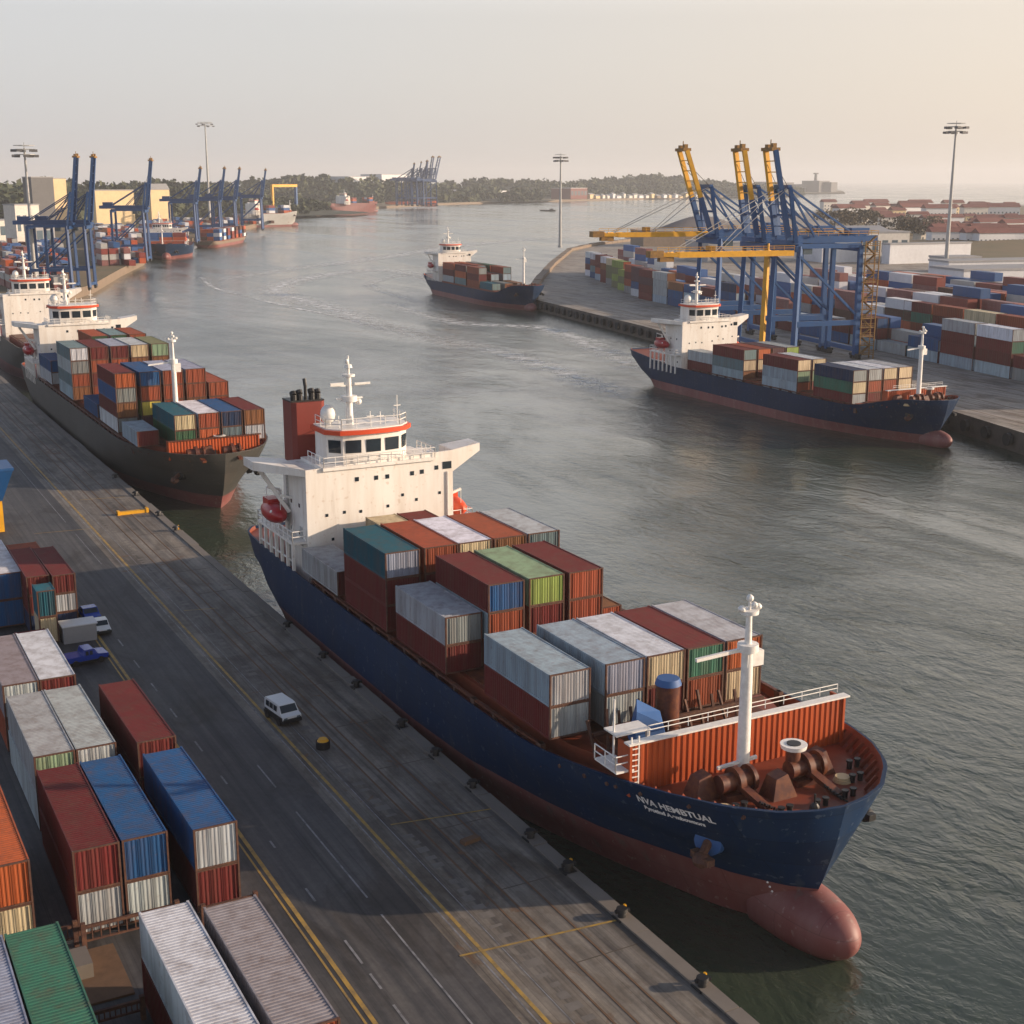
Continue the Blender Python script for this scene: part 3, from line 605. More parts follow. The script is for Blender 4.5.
    for x, zz in [(-3.9, 1.05), (-2.0, 1.1), (-.9, 1.1), (1.6, 1.05), (2.6, 1.0), (4.1, .75)]+[(-6.9, 4.1), (-5.2, 4.0), (-3.6, 4.1), (-.9, 3.9), (2.0, 3.6), (4.4, 3.2), (-6.4, 6.4), (-3.6, 6.3), (.6, 3.0)]:
        s_ = .19 if zz < 2 else .13; b = MB(); b.box(x*k-s_, x*k+s_, y0-.03, y0+.02, T-zz-s_, T-zz+s_*1.1); b.build('porthole', M['glass'], root)
    b = MB(); b.box(x1-1.05, x1-.15, y0-.04, y0+.02, T-.95, T-.25); b.build('window', M['glass'], root)
    if fine:
        for yy, zz in ((2, 3.4), (4.2, 3.4), (2.2, 6), (4.4, 6), (1.5, 8)): b = MB(); b.box(x0-.03, x0+.02, y0+yy-.16, y0+yy+.16, T-zz-.16, T-zz+.2); b.build('porthole', M['glass'], root)
    # side platform with rails and lifeboat
    pz = Z+3.4; b = MB(); b.box(x0-1.4*k, x0-.02, y0+.3, y0+10.4, pz, pz+.22)
    for i in range(7): yy = y0+.5+i*1.6; b.box(x0-1.38*k, x0-1.12*k, yy-.13, yy+.13, Z-.2, pz)
    b.beam((x0-1.25*k, y0+.4, pz-1.6), (x0-1.25*k, y0+10.2, pz-1.6), .12); b.build('side_platform', M['white_ship'], root); b = MB()
    b.box(x1+.02, x1+2.6*k, y0+.9, y0+9.2, pz, pz+.22)
    for i in range(5): yy = y0+1.4+i*1.7; b.box(x1+2.3*k, x1+2.5*k, yy-.1, yy+.1, Z-.4, pz)
    b.build('side_platform', M['white_ship'], root)
    b = MB(); b.rail([(x0-.1, y0+.35, pz+.22), (x0-1.35*k, y0+.35, pz+.22), (x0-1.35*k, y0+10.3, pz+.22), (x0, y0+10.3, pz+.22)], 1.0, .05, 1.2); b.build('railing', M['white_trim'], root); b = MB(); b.rail([(x1, y0+.95, pz+.22), (x1+2.5*k, y0+.95, pz+.22), (x1+2.5*k, y0+9.1, pz+.22)], 1.0, .045, 1.2); b.build('railing', M['white_trim'], root)
    if boats:
        for s, cx, m in ((-1, x0-1.15*k, 'lifeboat_red'), (1, x1+1.5*k, 'signal_red')):
            cy, cz = (y0+6.0, pz+1.9) if s < 0 else (y0+3.4, pz+1.2)
            b = MB(); b.ell((cx, cy, cz), 1.0, 2.6, .95, 16, 12); b.box(cx-.55, cx+.55, cy-.2, cy+1.5, cz+.55, cz+1.25); lb = b.build('lifeboat', M[m], root)
            b = MB(); b.ell((cx-.6, cy-1.3, cz+.35), .22, .25, .18, 8, 5); b.build('hatch', M['white_trim'], lb)
            for yy in (-2.0, 2.0):
                b = MB(); b.beam((cx+1.2*-s, cy+yy, pz+.2), (cx+1.3*-s, cy+yy, cz+1.6), .28); b.beam((cx+1.3*-s, cy+yy, cz+1.6), (cx, cy+yy, cz+2.0), .22); b.cyl((cx, cy+yy, cz+1.9), (cx, cy+yy, cz+.6), .03, n=5, caps=False); b.build('davit', M['white_trim'], root)

def foredeck(root, h, dk, sx=1.0, fine=True, wy=9.0, mh=11.3, wh=2.75, mast=None):
    k = h.k; z = dk(6*k); zw = dk(wy*k)
    # corrugated breakwater with white cap rail
    xl, xr = -h.x_at(wy*k, h.top(wy*k))+.5, h.x_at(wy*k, h.top(wy*k))-.8; b = MB(); w_ = wave(xr-xl, .42, .14); n0 = 0
    for sgn, off in ((1, 0), (-1, .3)):
        n0 = len(b.v)
        for a, d in w_: b.v += [(xl+a, wy*k+off+sgn*d*.5, zw-.1), (xl+a, wy*k+off+sgn*d*.5, zw+wh)]
        for i in range(len(w_)-1): q = n0+2*i; b.f.append((q, q+2, q+3, q+1) if sgn > 0 else (q+1, q+3, q+2, q)); b.m.append(0)
    for x in (xl, xr): b.box(x-.08, x+.08, wy*k-.12, wy*k+1.2, zw-.1, zw+wh-.01)
    bw = b.build('breakwater', M['orange_red'], root)
    b = MB(); b.box(xl-.15, xr+.4, wy*k-.15, wy*k+.45, zw+wh, zw+wh+.10); b.build('cap', M['white_trim' if wh > 2.5 else 'dark_red_steel'], bw)
    if fine and wh > 2.5:
        b = MB(); b.rail([(xl+1.6, wy*k+.6, zw+wh+.14), (xr, wy*k+.6, zw+wh+.14)], .55, .03, 1.5); b.build('railing', M['white_trim'], bw)
    # foremast
    mx, my = mast or (-1.6*k, 6.9*k); b = MB(); b.cyl((mx, my, z-.1), (mx, my, z+.7), .55, .42, 14); b.cyl((mx, my, z+.6), (mx, my, z+mh*.74), .40, .33, 16); b.cyl((mx, my, z+mh*.74), (mx, my, z+mh*.93), .22, .16, 12)
    b.cyl((mx, my, z+mh*.72), (mx, my, z+mh*.76), .62, .62, 12); b.cyl((mx, my, z+mh*.92), (mx, my, z+mh*.94), .55, .55, 12); b.cyl((mx, my, z+mh*.93), (mx, my, z+mh), .09, .07, 8); b.box(mx-.2, mx+.95, my-.3, my+.3, z+mh*.64, z+mh*.72)
    b.beam((mx-3.4*k, my+.2, z+mh*.715), (mx, my, z+mh*.735), .2); b.beam((mx-1.9, my-.1, z+1.3), (mx+.9, my-.1, z+1.45), .18)
    ms = b.build('foremast', M['white_trim'], root)
    b = MB(); b.ell((mx, my, z+mh*1.0), .22, .22, .22, 8, 6); b.ell((mx-.55, my, z+mh*.95), .24, .24, .2, 8, 6); b.ell((mx+.55, my-.05, z+mh*.95), .24, .24, .2, 8, 6); b.ell((mx+.1, my-.3, z+mh*.97), .2, .2, .2, 8, 6); b.build('mast_lamp', M['white_trim'], ms)
    # windlasses and capstan
    for cx, cy in ((-3.1*k, 5.6*k*min(1, wy/9)), (1.6*k, 5.3*k*min(1, wy/9))):
        b = MB(); b.prism([(cx-1.1, cy-.7), (cx+.9, cy-.9), (cx+1.1, cy+.6), (cx-.9, cy+.8)], z-.05, z+.45); b.cyl((cx-1.2, cy, z+.95), (cx+1.2, cy, z+.95), .55, n=14); b.cyl((cx-.2, cy, z+.95), (cx+.2, cy, z+.95), .85, n=14); b.cyl((cx+.85, cy, z+.95), (cx+1.1, cy, z+.95), .8, n=14)
        b.beam((cx, cy-.3, z+.9), (cx+.4, cy-2.6, z+.15), .55, .3); b.build('windlass', M['dark_red_steel'], root)
    if fine:
        for cx, cy in ((-4.9, 6.4), (-1.0, 4.4), (3.1, 5.9)):
            b = MB(); b.add([(cx-.9, cy-.6, z), (cx+.9, cy-.6, z), (cx+.9, cy+.8, z), (cx-.9, cy+.8, z), (cx-.5, cy-.3, z+1.3), (cx+.3, cy-.3, z+1.5), (cx+.3, cy+.6, z+1.5), (cx-.5, cy+.6, z+1.3)], [(0, 3, 2, 1), (4, 5, 6, 7), (0, 1, 5, 4), (1, 2, 6, 5), (2, 3, 7, 6), (3, 0, 4, 7)]); b.build('chain_stopper', M['dark_red_steel'], root)
        for cx, s in ((-3.1, -1), (1.6, 1)):
            b = MB(); p0 = Vector((cx, 3.6, z+.5)); p1 = Vector((s*1.9, 1.9, z+.05))
            for i in range(16): p = p0.lerp(p1, i/15); q = p0.lerp(p1, min(1, (i+.8)/15)); b.beam(p, q, .2 if i % 2 else .09, .09 if i % 2 else .2)
            b.build('anchor_chain', M['black_steel'], root)
            b = MB()
            for i in range(4): b.cyl((cx+s*1.9, 4.2, z+.04+i*.1), (cx+s*1.9, 4.2, z+.12+i*.1), .55-.04*i, .55-.04*i, 14)
            b.build('rope_coil', M['warehouse_cream'], root)
        cx, cy = .9, 5.6; b = MB(); b.cyl((cx, cy, z), (cx, cy, z+2.2), .5, .42, 14); v_ = b.build('deck_vent', M['dark_red_steel'], root)
        b = MB(); b.cyl((cx, cy, z+2.2), (cx, cy, z+2.45), .75, .8, 18); b.build('vent_cap', M['white_trim'], v_); b = MB(); b.cyl((cx, cy, z+2.44), (cx, cy, z+2.5), .42, .42, 14); b.build('vent_mouth', M['black_steel'], v_)
        for cx, cy in ((-4.2, 3.9), (-2.2, 2.4), (0.2, 2.2), (2.4, 2.4), (4.2, 3.8), (5.4, 5.4)):
            b = MB()
            for q in (-.3, .3): b.cyl((cx+q, cy, z-.05), (cx+q, cy, z+.55), .16, n=9); b.cyl((cx+q, cy, z+.5), (cx+q, cy, z+.6), .21, n=9)
            b.build('mooring_bitt', M['black_steel'], root)
        for i in range(9):
            for s in (-1, 1):
                y = 2.2+i*.85; T = h.top(y); x = min(h.x_at(y, T), h.x_at(y, T-.9)+.5); b = MB(); b.beam((s*(x-.45), y+.15, T-.1), (s*(x-1.15), y+.35, T-.9), .07, .25); b.build('bulwark_stay', M['deck_red'], root)
        b = MB(); b.cyl((-.9, 1.5, z), (-.9, 1.5, z+1.4), .07, n=6); b.ell((-.9, 1.5, z+.5), .3, .3, .4, 8, 6); b.build('roller_fairlead', M['black_steel'], root)
        # fairlead openings along the sheer
        for y in (2.6, 5.2, 8.2, 10.0, 10.7, 12.6, 15):
            T = h.top(y)-.55; x = -h.x_at(y, T); b = MB(); b.cyl((x-.03, y, T), (x+.1, y, T), .17, n=10); b.build('fairlead', M['corner_rust'], root)
    # anchors in their pockets
    for s in (-1, 1):
        y = 5.2*k; T = h.top(y)-3.1*k; x = h.x_at(y, T); b = MB(); n_ = Vector((s*.8, -.5, .0)).normalized(); c = Vector((s*x, y, T))
        b.cyl(c-n_*.4, c+n_*.18, .95*k, .8*k, 16); ap = b.build('anchor_pocket', M['tarp_blue'] if h.boot > 3 else M['black_steel'], root)
        b = MB(); b.cyl(c, c+n_*.9*k+Vector((0, 0, -.4*k)), .28*k, .24*k, 9); b.beam(c+n_*.85*k+Vector((0, -.8*k, -.6*k)), c+n_*.85*k+Vector((0, .8*k, -.6*k)), .5*k, .4*k); b.ell(c+n_*.95*k+Vector((0, -.0, -.7*k)), .55*k, .55*k, .45*k, 10, 6); b.build('anchor', M['corner_rust'] if s < 0 else M['black_steel'], root)

def ship(kind, label, bx, by, th, L, B, zd, zb, zs, boot, hm, yblock, fine=True, dz=None, sk=1.0, cat='ship', fore=True, block=True, group='cargo ships on the river', mh=11.3, wy=9.0, wh=2.75, bulb=True, mast=None, funnel=False):
    root = empty('container_ship' if kind is None else kind, (bx, by, 0), -th, label, cat, group); h = Hull(L, B, zd, zb, zs, boot); dk = build_hull(root, h, hm, fine, bulb)
    dz = zd-7.9 if dz is None else dz; k = h.k
    if block: superstructure(root, yblock, dz, fine, sk, True, funnel)
    if fore: foredeck(root, h, dk, fine=fine, mh=mh, wy=wy, wh=wh, mast=mast)
    # hatch coaming between breakwater and block, with rusty walkway posts at the sides
    zc = dk(40); b = MB(); ye = yblock-1 if block else L-6; ys = (wy+2)*k
    b.prism([(-6.2*k, ys), (6.2*k, ys), (7.7*k, ys+5*k), (8.3*k, ys+10*k), (8.3*k, ye), (-8.3*k, ye), (-8.3*k, ys+10*k), (-7.7*k, ys+5*k)], zc-.3, zc+1.45); b.build('hatch_coaming', M['deck_red'], root)
    b = MB(); nh = max(3, int((ye-ys)/11))
    for i in range(nh):
        a = ys+.4+(ye-ys)*i/nh; c = ys-.2+(ye-ys)*(i+1)/nh; wI = 6 if i == 0 else 8.0; b.box(-wI*k, wI*k, a+.3, c-.3, zc+1.46, zc+1.58)
    b.build('hatch_cover', M['dark_red_steel'], root)
    if fine:
        n = int((ye-ys-6)/2.9)
        for s in (-1, 1):
            for i in range(n+1):
                y = ys+6*k+i*2.9; x = s*(h.x_at(y, h.top(y))-.45); b = MB(); b.box(x-.14, x+.14, y-.16, y+.16, zc, zc+1.5)
                if i % 3 == 0: b.box(x-.17, x+.17, y-.3, y+.3, zc, zc+1.5)
                b.build('support_post', M['corner_rust'], root)
            b = MB(); y0 = ys+6*k; xx = lambda y: s*(h.x_at(y, h.top(y))-.45); Y_ = [y0+i*2.9 for i in range(n+1)]
            for a, c in zip(Y_[:-1], Y_[1:]): b.beam((xx(a), a, zc+1.42), (xx(c), c, zc+1.42), .26, .14); b.beam((xx(a)-.1*s, a, zc+.75), (xx(c)-.1*s, c, zc+.75), .06)
            b.build('walkway_rail', M['dark_red_steel'], root)
    return root, h, dk
def hull_text(root, h, body, y0, z0, size, slope=0, m='letter_white'):
    c = bpy.data.curves.new('t', 'FONT'); c.body = body; c.size = size; c.space_character = 1.02; c.offset = .02; o = bpy.data.objects.new('t', c); col.objects.link(o)
    dg = bpy.context.evaluated_depsgraph_get(); me = bpy.data.meshes.new_from_object(o.evaluated_get(dg)); bpy.data.objects.remove(o); bpy.data.curves.remove(c)
    for v in me.vertices:
        y = y0-v.co.x; z = z0+v.co.y+slope*v.co.x; v.co = (-(h.x_at(y, z)+.07), y, z)
    me.materials.clear(); me.materials.append(M[m]); ob = bpy.data.objects.new('ship_name_lettering', me); col.objects.link(ob); ob.parent = root; return ob

def cargo(root, L, W, H, stacks, sname, group, near):
    """stacks: (bay word, column word, x of left side, y of near end, z base, [(side, end), ...] bottom to top, optional length)"""
    th = -root.rotation_euler[2]; c, s = math.cos(th), math.sin(th)
    for st in stacks:
        bay, colw, x, y, zb, tiers = st[:6]; l = st[6] if len(st) > 6 else L
        for i, (cs, ce) in enumerate(tiers):
            X = x+W/2; wx, wy_ = root.location.x+X*c+y*s, root.location.y-X*s+y*c
            e = '' if ce == cs else ' with %s end' % wd_(ce)
            lab = '%s container%s, %s, %s column, %s, %s' % (wd_(cs), e, tiername(i, len(tiers)), colw, bay, sname)
            container((wx, wy_, zb+i*(H+.02)), root.rotation_euler[2], l, W, H, cs, ce, near, lab, group)
# ------------------------------------------------------------------ the four container ships that show well
r1, h1, d1 = ship(None, 'nearest container ship with navy hull, red boot and white bridge, moored along the quay', 48, 51.3, 0, 78.5, 20.4, 7.9, 9.2, 8.4, 3.35, M['navy_hull'], 61.7, group='container ships', funnel=True, wh=3.05)
hull_text(r1, h1, 'NVA HEMBTUAL', 8.5, 7.75, .60); hull_text(r1, h1, 'Byrotind A.ambownors', 8.2, 7.3, .36)
# ladder platform beside the breakwater, blue tarpaulin and drum behind it
b = MB(); b.box(-9.0, -7.7, 9.2, 11.6, 9.3, 9.42); b.rail([(-7.7, 9.3, 9.42), (-9.0, 9.3, 9.42), (-9.0, 11.6, 9.42)], .9, .04, 1)
for z in [8.2+.35*i for i in range(9)]: b.beam((-8.0, 9.2, z), (-7.5, 9.2, z), .07)
b.beam((-8.0, 9.2, 8), (-8.0, 9.2, 11.4), .08); b.beam((-7.5, 9.2, 8), (-7.5, 9.2, 11.4), .08); b.cyl((-8.2, 10.8, 9.4), (-8.2, 10.8, 13.2), .07, n=6); b.box(-8.4, -6.0, 10.2, 11.6, 11.1, 11.2); b.box(-6.2, -6.0, 10.3, 10.5, 8, 11.1)
b.build('ladder_platform', M['white_trim'], r1)
b = MB(); b.add([(-6.2, 11.6, 9.4), (-4.0, 11.2, 9.2), (-3.2, 13.0, 9.3), (-5.6, 13.3, 9.4), (-5.9, 11.9, 11.6), (-4.3, 11.5, 10.7), (-3.6, 12.8, 10.9), (-5.2, 13.0, 11.9)], [(0, 3, 2, 1), (4, 5, 6, 7), (0, 1, 5, 4), (1, 2, 6, 5), (2, 3, 7, 6), (3, 0, 4, 7)]); b.build('tarpaulin', M['tarp_blue'], r1)
b = MB()
for i in range(9): z = .5+i*.34; b.box(-h1.x_at(3.9, z)-.06, -h1.x_at(3.9, z)+.02, 3.85, 3.98, z, z+.12)
b.build('draught_marks', M['letter_white'], r1)
# doors, ladder and pipes on the bridge block
for x, z in ((-7.9, 8.2), (-8.85, 9.9)):
    b = MB(); b.box(x-.35 if x > -8.8 else x, x+.35 if x > -8.8 else x+.06, 61.66 if x > -8.8 else 63.0, 61.72 if x > -8.8 else 63.7, z, z+1.8); b.build('door', M['galvanised'], r1)
b = MB()
for z in [7.5+.4*i for i in range(23)]: b.beam((-8.84, 66.6, z), (-8.84, 67.0, z), .05)
b.beam((-8.86, 66.6, 7.5), (-8.86, 66.6, 16.8), .06); b.beam((-8.86, 67.0, 7.5), (-8.86, 67.0, 16.8), .06); b.build('ladder', M['galvanised'], r1)
b = MB(); b.cyl((5.2, 61.6, 8), (5.2, 61.6, 15.8), .07, n=6); b.build('pipe', M['white_trim'], r1)
b = MB(); b.cyl((-2.5, 13.6, 8), (-2.5, 13.6, 12.2), .75, n=14); v_ = b.build('deck_vent', M['dark_red_steel'], r1); b = MB(); b.cyl((-2.5, 13.6, 12.2), (-2.5, 13.6, 12.6), .85, .7, 14); b.build('vent_cap', M['tarp_blue'], v_)
b = MB()
for i in range(14): b.beam((-7.5+i*.9, 13.9, 8.4), (-7.5+i*.9+rnd.uniform(-.3, .3), 14.6, 10.2+rnd.uniform(0, 1.2)), .16)
b.beam((-7.5, 14.2, 9.6), (5.5, 14.2, 9.6), .2); b.build('lashing_frame', M['corner_rust'], r1)
CW = ['quayside', 'second', 'third', 'fourth', 'riverside']
A, Bb, C, D = 67.2-51.3, 81.3-51.3, 92.4-51.3, 103-51.3
cargo(r1, 8.9, 2.9, 2.1, [
    ('front bay', CW[0], -9.6, A, 9.0, [('maroon', 'lightgrey'), ('lightblue', 'lightgrey')]), ('front bay', CW[1], -5.6, A, 9.0, [('grey', 'lightgrey'), ('lightblue', 'lilac')]),
    ('front bay', CW[2], -2.5, A, 9.0, [('rust', 'maroon'), ('white', 'cream')]), ('front bay', CW[3], .6, A, 9.0, [('rust', 'rust'), ('maroon', 'green')]),
    ('front bay', CW[4], 3.7, A, 9.0, [('cream', 'cream'), ('lightgrey', 'orange')]),
    ('second bay', CW[0], -9.7, Bb+.6, 8.4, [('maroon', 'maroon'), ('lightgrey', 'grey')]), ('second bay', CW[1], -6.6, Bb, 8.4, [('rust', 'rust'), ('lightblue', 'rust'), ('maroon', 'blue')]),
    ('second bay', CW[2], -3.3, Bb, 8.4, [('rust', 'rust'), ('rust', 'maroon'), ('palegreen', 'lime')]), ('second bay', CW[3], 0.0, Bb, 8.4, [('rust', 'rust'), ('maroon', 'rust'), ('maroon', 'rust')]),
    ('second bay', CW[4], 3.6, Bb+3, 8.4, [('brown', 'rust')]),
    ('third bay', CW[0], -9.8, C, 8.4, [('maroon', 'maroon'), ('maroon', 'maroon'), ('teal', 'lilac')]), ('third bay', CW[1], -6.5, C, 8.4, [('rust', 'rust'), ('rust', 'maroon'), ('rust', 'rust')]),
    ('third bay', CW[2], -3.5, C, 8.4, [('grey', 'rust'), ('maroon', 'rust'), ('white', 'cream')]), ('third bay', CW[3], -.4, C, 8.4, [('rust', 'rust'), ('rust', 'rust'), ('rust', 'brown')]),
    ('third bay', CW[4], 2.7, C, 8.4, [('grey', 'green'), ('grey', 'teal'), ('lightgrey', 'slate')]),
    ('aft bay', CW[0], -9.8, D, 8.4, [('lightgrey', 'maroon')]), ('aft bay', CW[2], -3.6, D, 8.4, [('rust', 'maroon'), ('cream', 'cream')]),
    ('aft bay', CW[3], -.5, D, 8.4, [('rust', 'rust'), ('maroon', 'rust')])], 'nearest ship', 'containers stacked on the nearest ship', True)

r2, h2, d2 = ship(None, 'container ship with sooty black hull moored behind the nearest ship at the same quay', 47.9, 169, 0, 103, 20.2, 7.9, 8.0, 8.6, 1.9, M['dark_hull'], 84.5, group='container ships', mh=15.0, wy=4.4, wh=2.3, bulb=False, mast=(-1.7, 17.6))
X = lambda v: v-47.9; Yl = lambda v: v-169
cargo(r2, 12, 2.85, 2.05, [
    ('front bay', 'second', X(43.0), Yl(175), 8.4, [('darkgreen', 'darkgreen'), ('teal', 'cream')]), ('front bay', 'third', X(46.2), Yl(175), 8.4, [('cream', 'orange'), ('white', 'rust')]),
    ('front bay', 'fourth', X(49.3), Yl(175), 8.4, [('teal', 'slate'), ('blue', 'navy')]), ('front bay', 'riverside', X(52.4), Yl(175), 8.4, [('grey', 'lightgrey'), ('maroon', 'brown')]),
    ('front bay', 'quayside', X(38.5), Yl(177), 8.4, [('lightblue', 'maroon')], 9), 
    ('second bay', 'quayside', X(38.5), Yl(188.5), 8.4, [('white', 'grey'), ('maroon', 'brown'), ('blue', 'grey'), ('maroon', 'orange')]),
    ('second bay', 'second', X(41.9), Yl(188.5), 8.4, [('grey', 'purple'), ('lime', 'yellow'), ('rust', 'rust'), ('blue', 'blue')]),
    ('second bay', 'third', X(45.1), Yl(188.5), 8.4, [('maroon', 'maroon'), ('maroon', 'rust'), ('rust', 'rust'), ('lilac', 'rust')]),
    ('second bay', 'fourth', X(48.3), Yl(188.5), 8.4, [('grey', 'lightgrey'), ('brown', 'brown'), ('rust', 'rust'), ('lilac', 'rust')]),
    ('second bay', 'riverside', X(51.5), Yl(188.5), 8.4, [('lightgrey', 'lightgrey'), ('maroon', 'rust'), ('rust', 'rust')]),
    ('third bay', 'quayside', X(38.5), Yl(202), 8.4, [('blue', 'blue')], 10.5), ('third bay', 'second', X(41.6), Yl(206), 8.4, [('rust', 'grey'), ('grey', 'rust'), ('cream', 'cream')], 6),
    ('third bay', 'third', X(44.8), Yl(202), 8.4, [('maroon', 'maroon'), ('rust', 'cream')]), ('third bay', 'riverside', X(49.5), Yl(202), 8.4, [('maroon', 'maroon'), ('mauve', 'maroon')]),
    ('fourth bay', 'quayside', X(38.5), Yl(221), 8.4, [('lightblue', 'brown'), ('slate', 'rust'), ('lightgrey', 'grey'), ('slate', 'white')]),
    ('fourth bay', 'second', X(41.6), Yl(221), 8.4, [('rust', 'rust'), ('rust', 'maroon'), ('maroon', 'rust'), ('maroon', 'maroon')]),
    ('fourth bay', 'third', X(44.8), Yl(221), 8.4, [('rust', 'rust'), ('maroon', 'rust'), ('grey', 'rust'), ('lilac', 'maroon')]),
    ('fourth bay', 'fourth', X(48.0), Yl(221), 8.4, [('rust', 'rust'), ('maroon', 'rust'), ('rust', 'brown'), ('lightgrey', 'cream')]),
    ('fourth bay', 'riverside', X(51.3), Yl(221), 8.4, [('rust', 'rust'), ('maroon', 'rust'), ('brown', 'brown'), ('olive', 'palegreen')]),
    ('aft bay', 'quayside', X(38.5), Yl(240), 8.4, [('lightgrey', 'lightgrey'), ('blue', 'blue')]), ('aft bay', 'third', X(45.0), Yl(237), 8.4, [('rust', 'rust'), ('maroon', 'rust'), ('grey', 'rust'), ('rust', 'darkgreen')]),
    ('aft bay', 'fourth', X(48.2), Yl(237), 8.4, [('rust', 'rust'), ('maroon', 'rust'), ('grey', 'rust'), ('slate', 'darkgreen')]), ('aft bay', 'riverside', X(51.4), Yl(237), 8.4, [('rust', 'rust'), ('maroon', 'rust'), ('grey', 'rust'), ('rust', 'rust')])],
    'black-hulled ship', 'containers stacked on the black-hulled ship', True)

r3, h3, d3 = ship(None, 'third ship in the quay line, mostly hidden behind the black-hulled ship\'s white bridge', 52, 285, 0, 70, 20, 7.9, 8.4, 8.4, 2.6, M['dark_hull'], 42, fine=False, group='container ships')

# ship on the far berth
r4, h4, d4 = ship(None, 'container ship with navy hull berthed under the blue and yellow cranes', 164.3, 158, .04, 89, 16.5, 5.3, 7.8, 7.0, 1.7, M['navy_hull'], 67, fine=True, group='container ships', dz=-2.6, sk=.92, mh=12.5, wh=2.6)
G4 = [('aft bay', 'inner', 0, 56, [('maroon', 'maroon'), ('maroon', 'grey')]),
      ('third bay', 'waterside', -7.4, 50, [('lightblue', 'brown'), ('slate', 'cream'), ('maroon', 'slate')]), ('third bay', 'second', -4.1, 50, [('maroon', 'maroon'), ('maroon', 'cream'), ('rust', 'orange')]), ('third bay', 'third', -.8, 50, [('rust', 'rust'), ('grey', 'grey'), ('purple', 'purple')]), ('third bay', 'fourth', 2.5, 50, [('rust', 'rust'), ('rust', 'rust'), ('lightgrey', 'lime')]),
      ('second bay', 'waterside', -7.4, 33.5, [('lightblue', 'rust'), ('lightblue', 'palegreen'), ('maroon', 'cream')]), ('second bay', 'second', -4.1, 33.5, [('maroon', 'maroon'), ('brown', 'palegreen'), ('white', 'cream')]), ('second bay', 'third', -.8, 35, [('rust', 'rust'), ('lightgrey', 'blue')]), ('second bay', 'fourth', 2.8, 36, [('blue', 'blue'), ('blue', 'navy')]),
      ('front bay', 'waterside', -7.3, 18.5, [('maroon', 'lightgrey'), ('green', 'cream'), ('navy', 'grey')]), ('front bay', 'second', -4.0, 18.5, [('maroon', 'maroon'), ('rust', 'rust'), ('white', 'lightgrey')]), ('front bay', 'third', -.7, 18.5, [('rust', 'rust'), ('rust', 'rust'), ('white', 'cream')]), ('front bay', 'fourth', 2.6, 18.5, [('rust', 'rust'), ('cream', 'cream'), ('lightgrey', 'cream')])]
cargo(r4, 10.5, 3.0, 2.0, [(a, b_, x, y-3.5, 5.2, t) for a, b_, x, y, t in G4]+[('aft bay', 'waterside', -7.3, 57, 5.2, [('maroon', 'maroon'), ('lightgrey', 'maroon')], 9)], 'berthed ship', 'containers on the ship under the cranes', False)

# ship under way in mid river
r5, h5, d5 = ship(None, 'small navy container ship under way in mid river, heading towards the terminal tip', 219, 396, .1, 93, 16.5, 5.2, 8.4, 7.0, 1.8, M['navy_hull'], 73, fine=False, group='container ships', dz=-1.5, sk=.9, mh=13.5, wh=1.6)
cl = ['slate', 'maroon', 'teal', 'lightblue', 'darkgreen', 'grey', 'rust', 'navy', 'lightgrey', 'orange', 'brown']
for bi, (y, n) in enumerate([(59, 3), (46, 3), (33, 3), (20, 1)]):
    cargo(r5, 12, 3.1, 2.3, [(['aft bay', 'third bay', 'second bay', 'front bay'][bi], ['waterside', 'middle', 'inner'][ci], -6.9+ci*4.6, y, 5.6, [(rnd.choice(cl), rnd.choice(cl)) for _ in range(max(1, n-(ci == 1 and bi == 2)))]) for ci in range(3)], 'midstream ship', 'containers on the mid-river ship', False)

# ------------------------------------------------------------------ distant ships at the far wharf
def far_ship(px, py, L, B, ang, lab, hm='navy_hull', deck=6.5, yb=None, blk=True, sk=.9, boxes=0, seed=1, cat='ship', kind='cargo_ship'):
    v = at(px, py, 0); root, h, dk = ship(kind, lab, v.x, v.y, R_(ang), L, B, deck, deck+2, deck+.6, 1.8, M[hm], yb or L-14, fine=False, group='distant ships at the upriver wharf', dz=deck-7.9, sk=sk, block=blk, fore=blk, mh=11)
    r = random.Random(seed)
    if boxes:
        mb = MB(); cs = ['rust', 'orange_red', 'warehouse_white', 'crane_blue', 'funnel_red', 'wall_brown']
        for i in range(boxes):
            y = 12+i*(L-32 if blk else L-24)/boxes
            for j in range(3):
                for kx in range(3 if r.random() < .8 else 2): mb.box((j-1.5)*B*.29, (j-1.5)*B*.29+B*.27, y, y+6, deck+.5+kx*2.4, deck+2.8+kx*2.4, r.randrange(5))
        mb.build('deck_cargo', [M['orange_red'], M['funnel_red'], M['warehouse_white'], M['tarp_blue'], M['corner_rust']], root)
    return root
far_ship(166, 260, 64, 25, 18, 'dark blue coaster moored bow-on, closest of the distant ships at the upriver wharf', yb=22, boxes=1, seed=4, sk=1.3)
far_ship(241, 241, 105, 15, -150, 'low brown barge loaded with orange containers beside the dark blue coaster', hm='wall_brown', deck=3.6, blk=False, boxes=7, seed=5, kind='cargo_barge')
far_ship(297, 226, 62, 22, -98, 'grey-hulled ship with white bridge behind the orange barge', hm='galvanised', boxes=2, seed=6, deck=12, sk=1.5, yb=42)
far_ship(377, 212, 84, 22, -100, 'farthest orange-red hulled ship in front of the wooded bank', hm='boot_red', boxes=2, seed=7, deck=12, sk=1.8, yb=52)
far_ship(437, 206, 60, 20, -70, 'tiny orange ship under the hazy crane cluster upriver', hm='orange_red', boxes=2, seed=8, blk=False)
far_ship(409, 206.5, 40, 16, -70, 'tiny rust-coloured barge left of the hazy crane cluster', hm='orange_red', seed=9, blk=False, kind='cargo_barge')
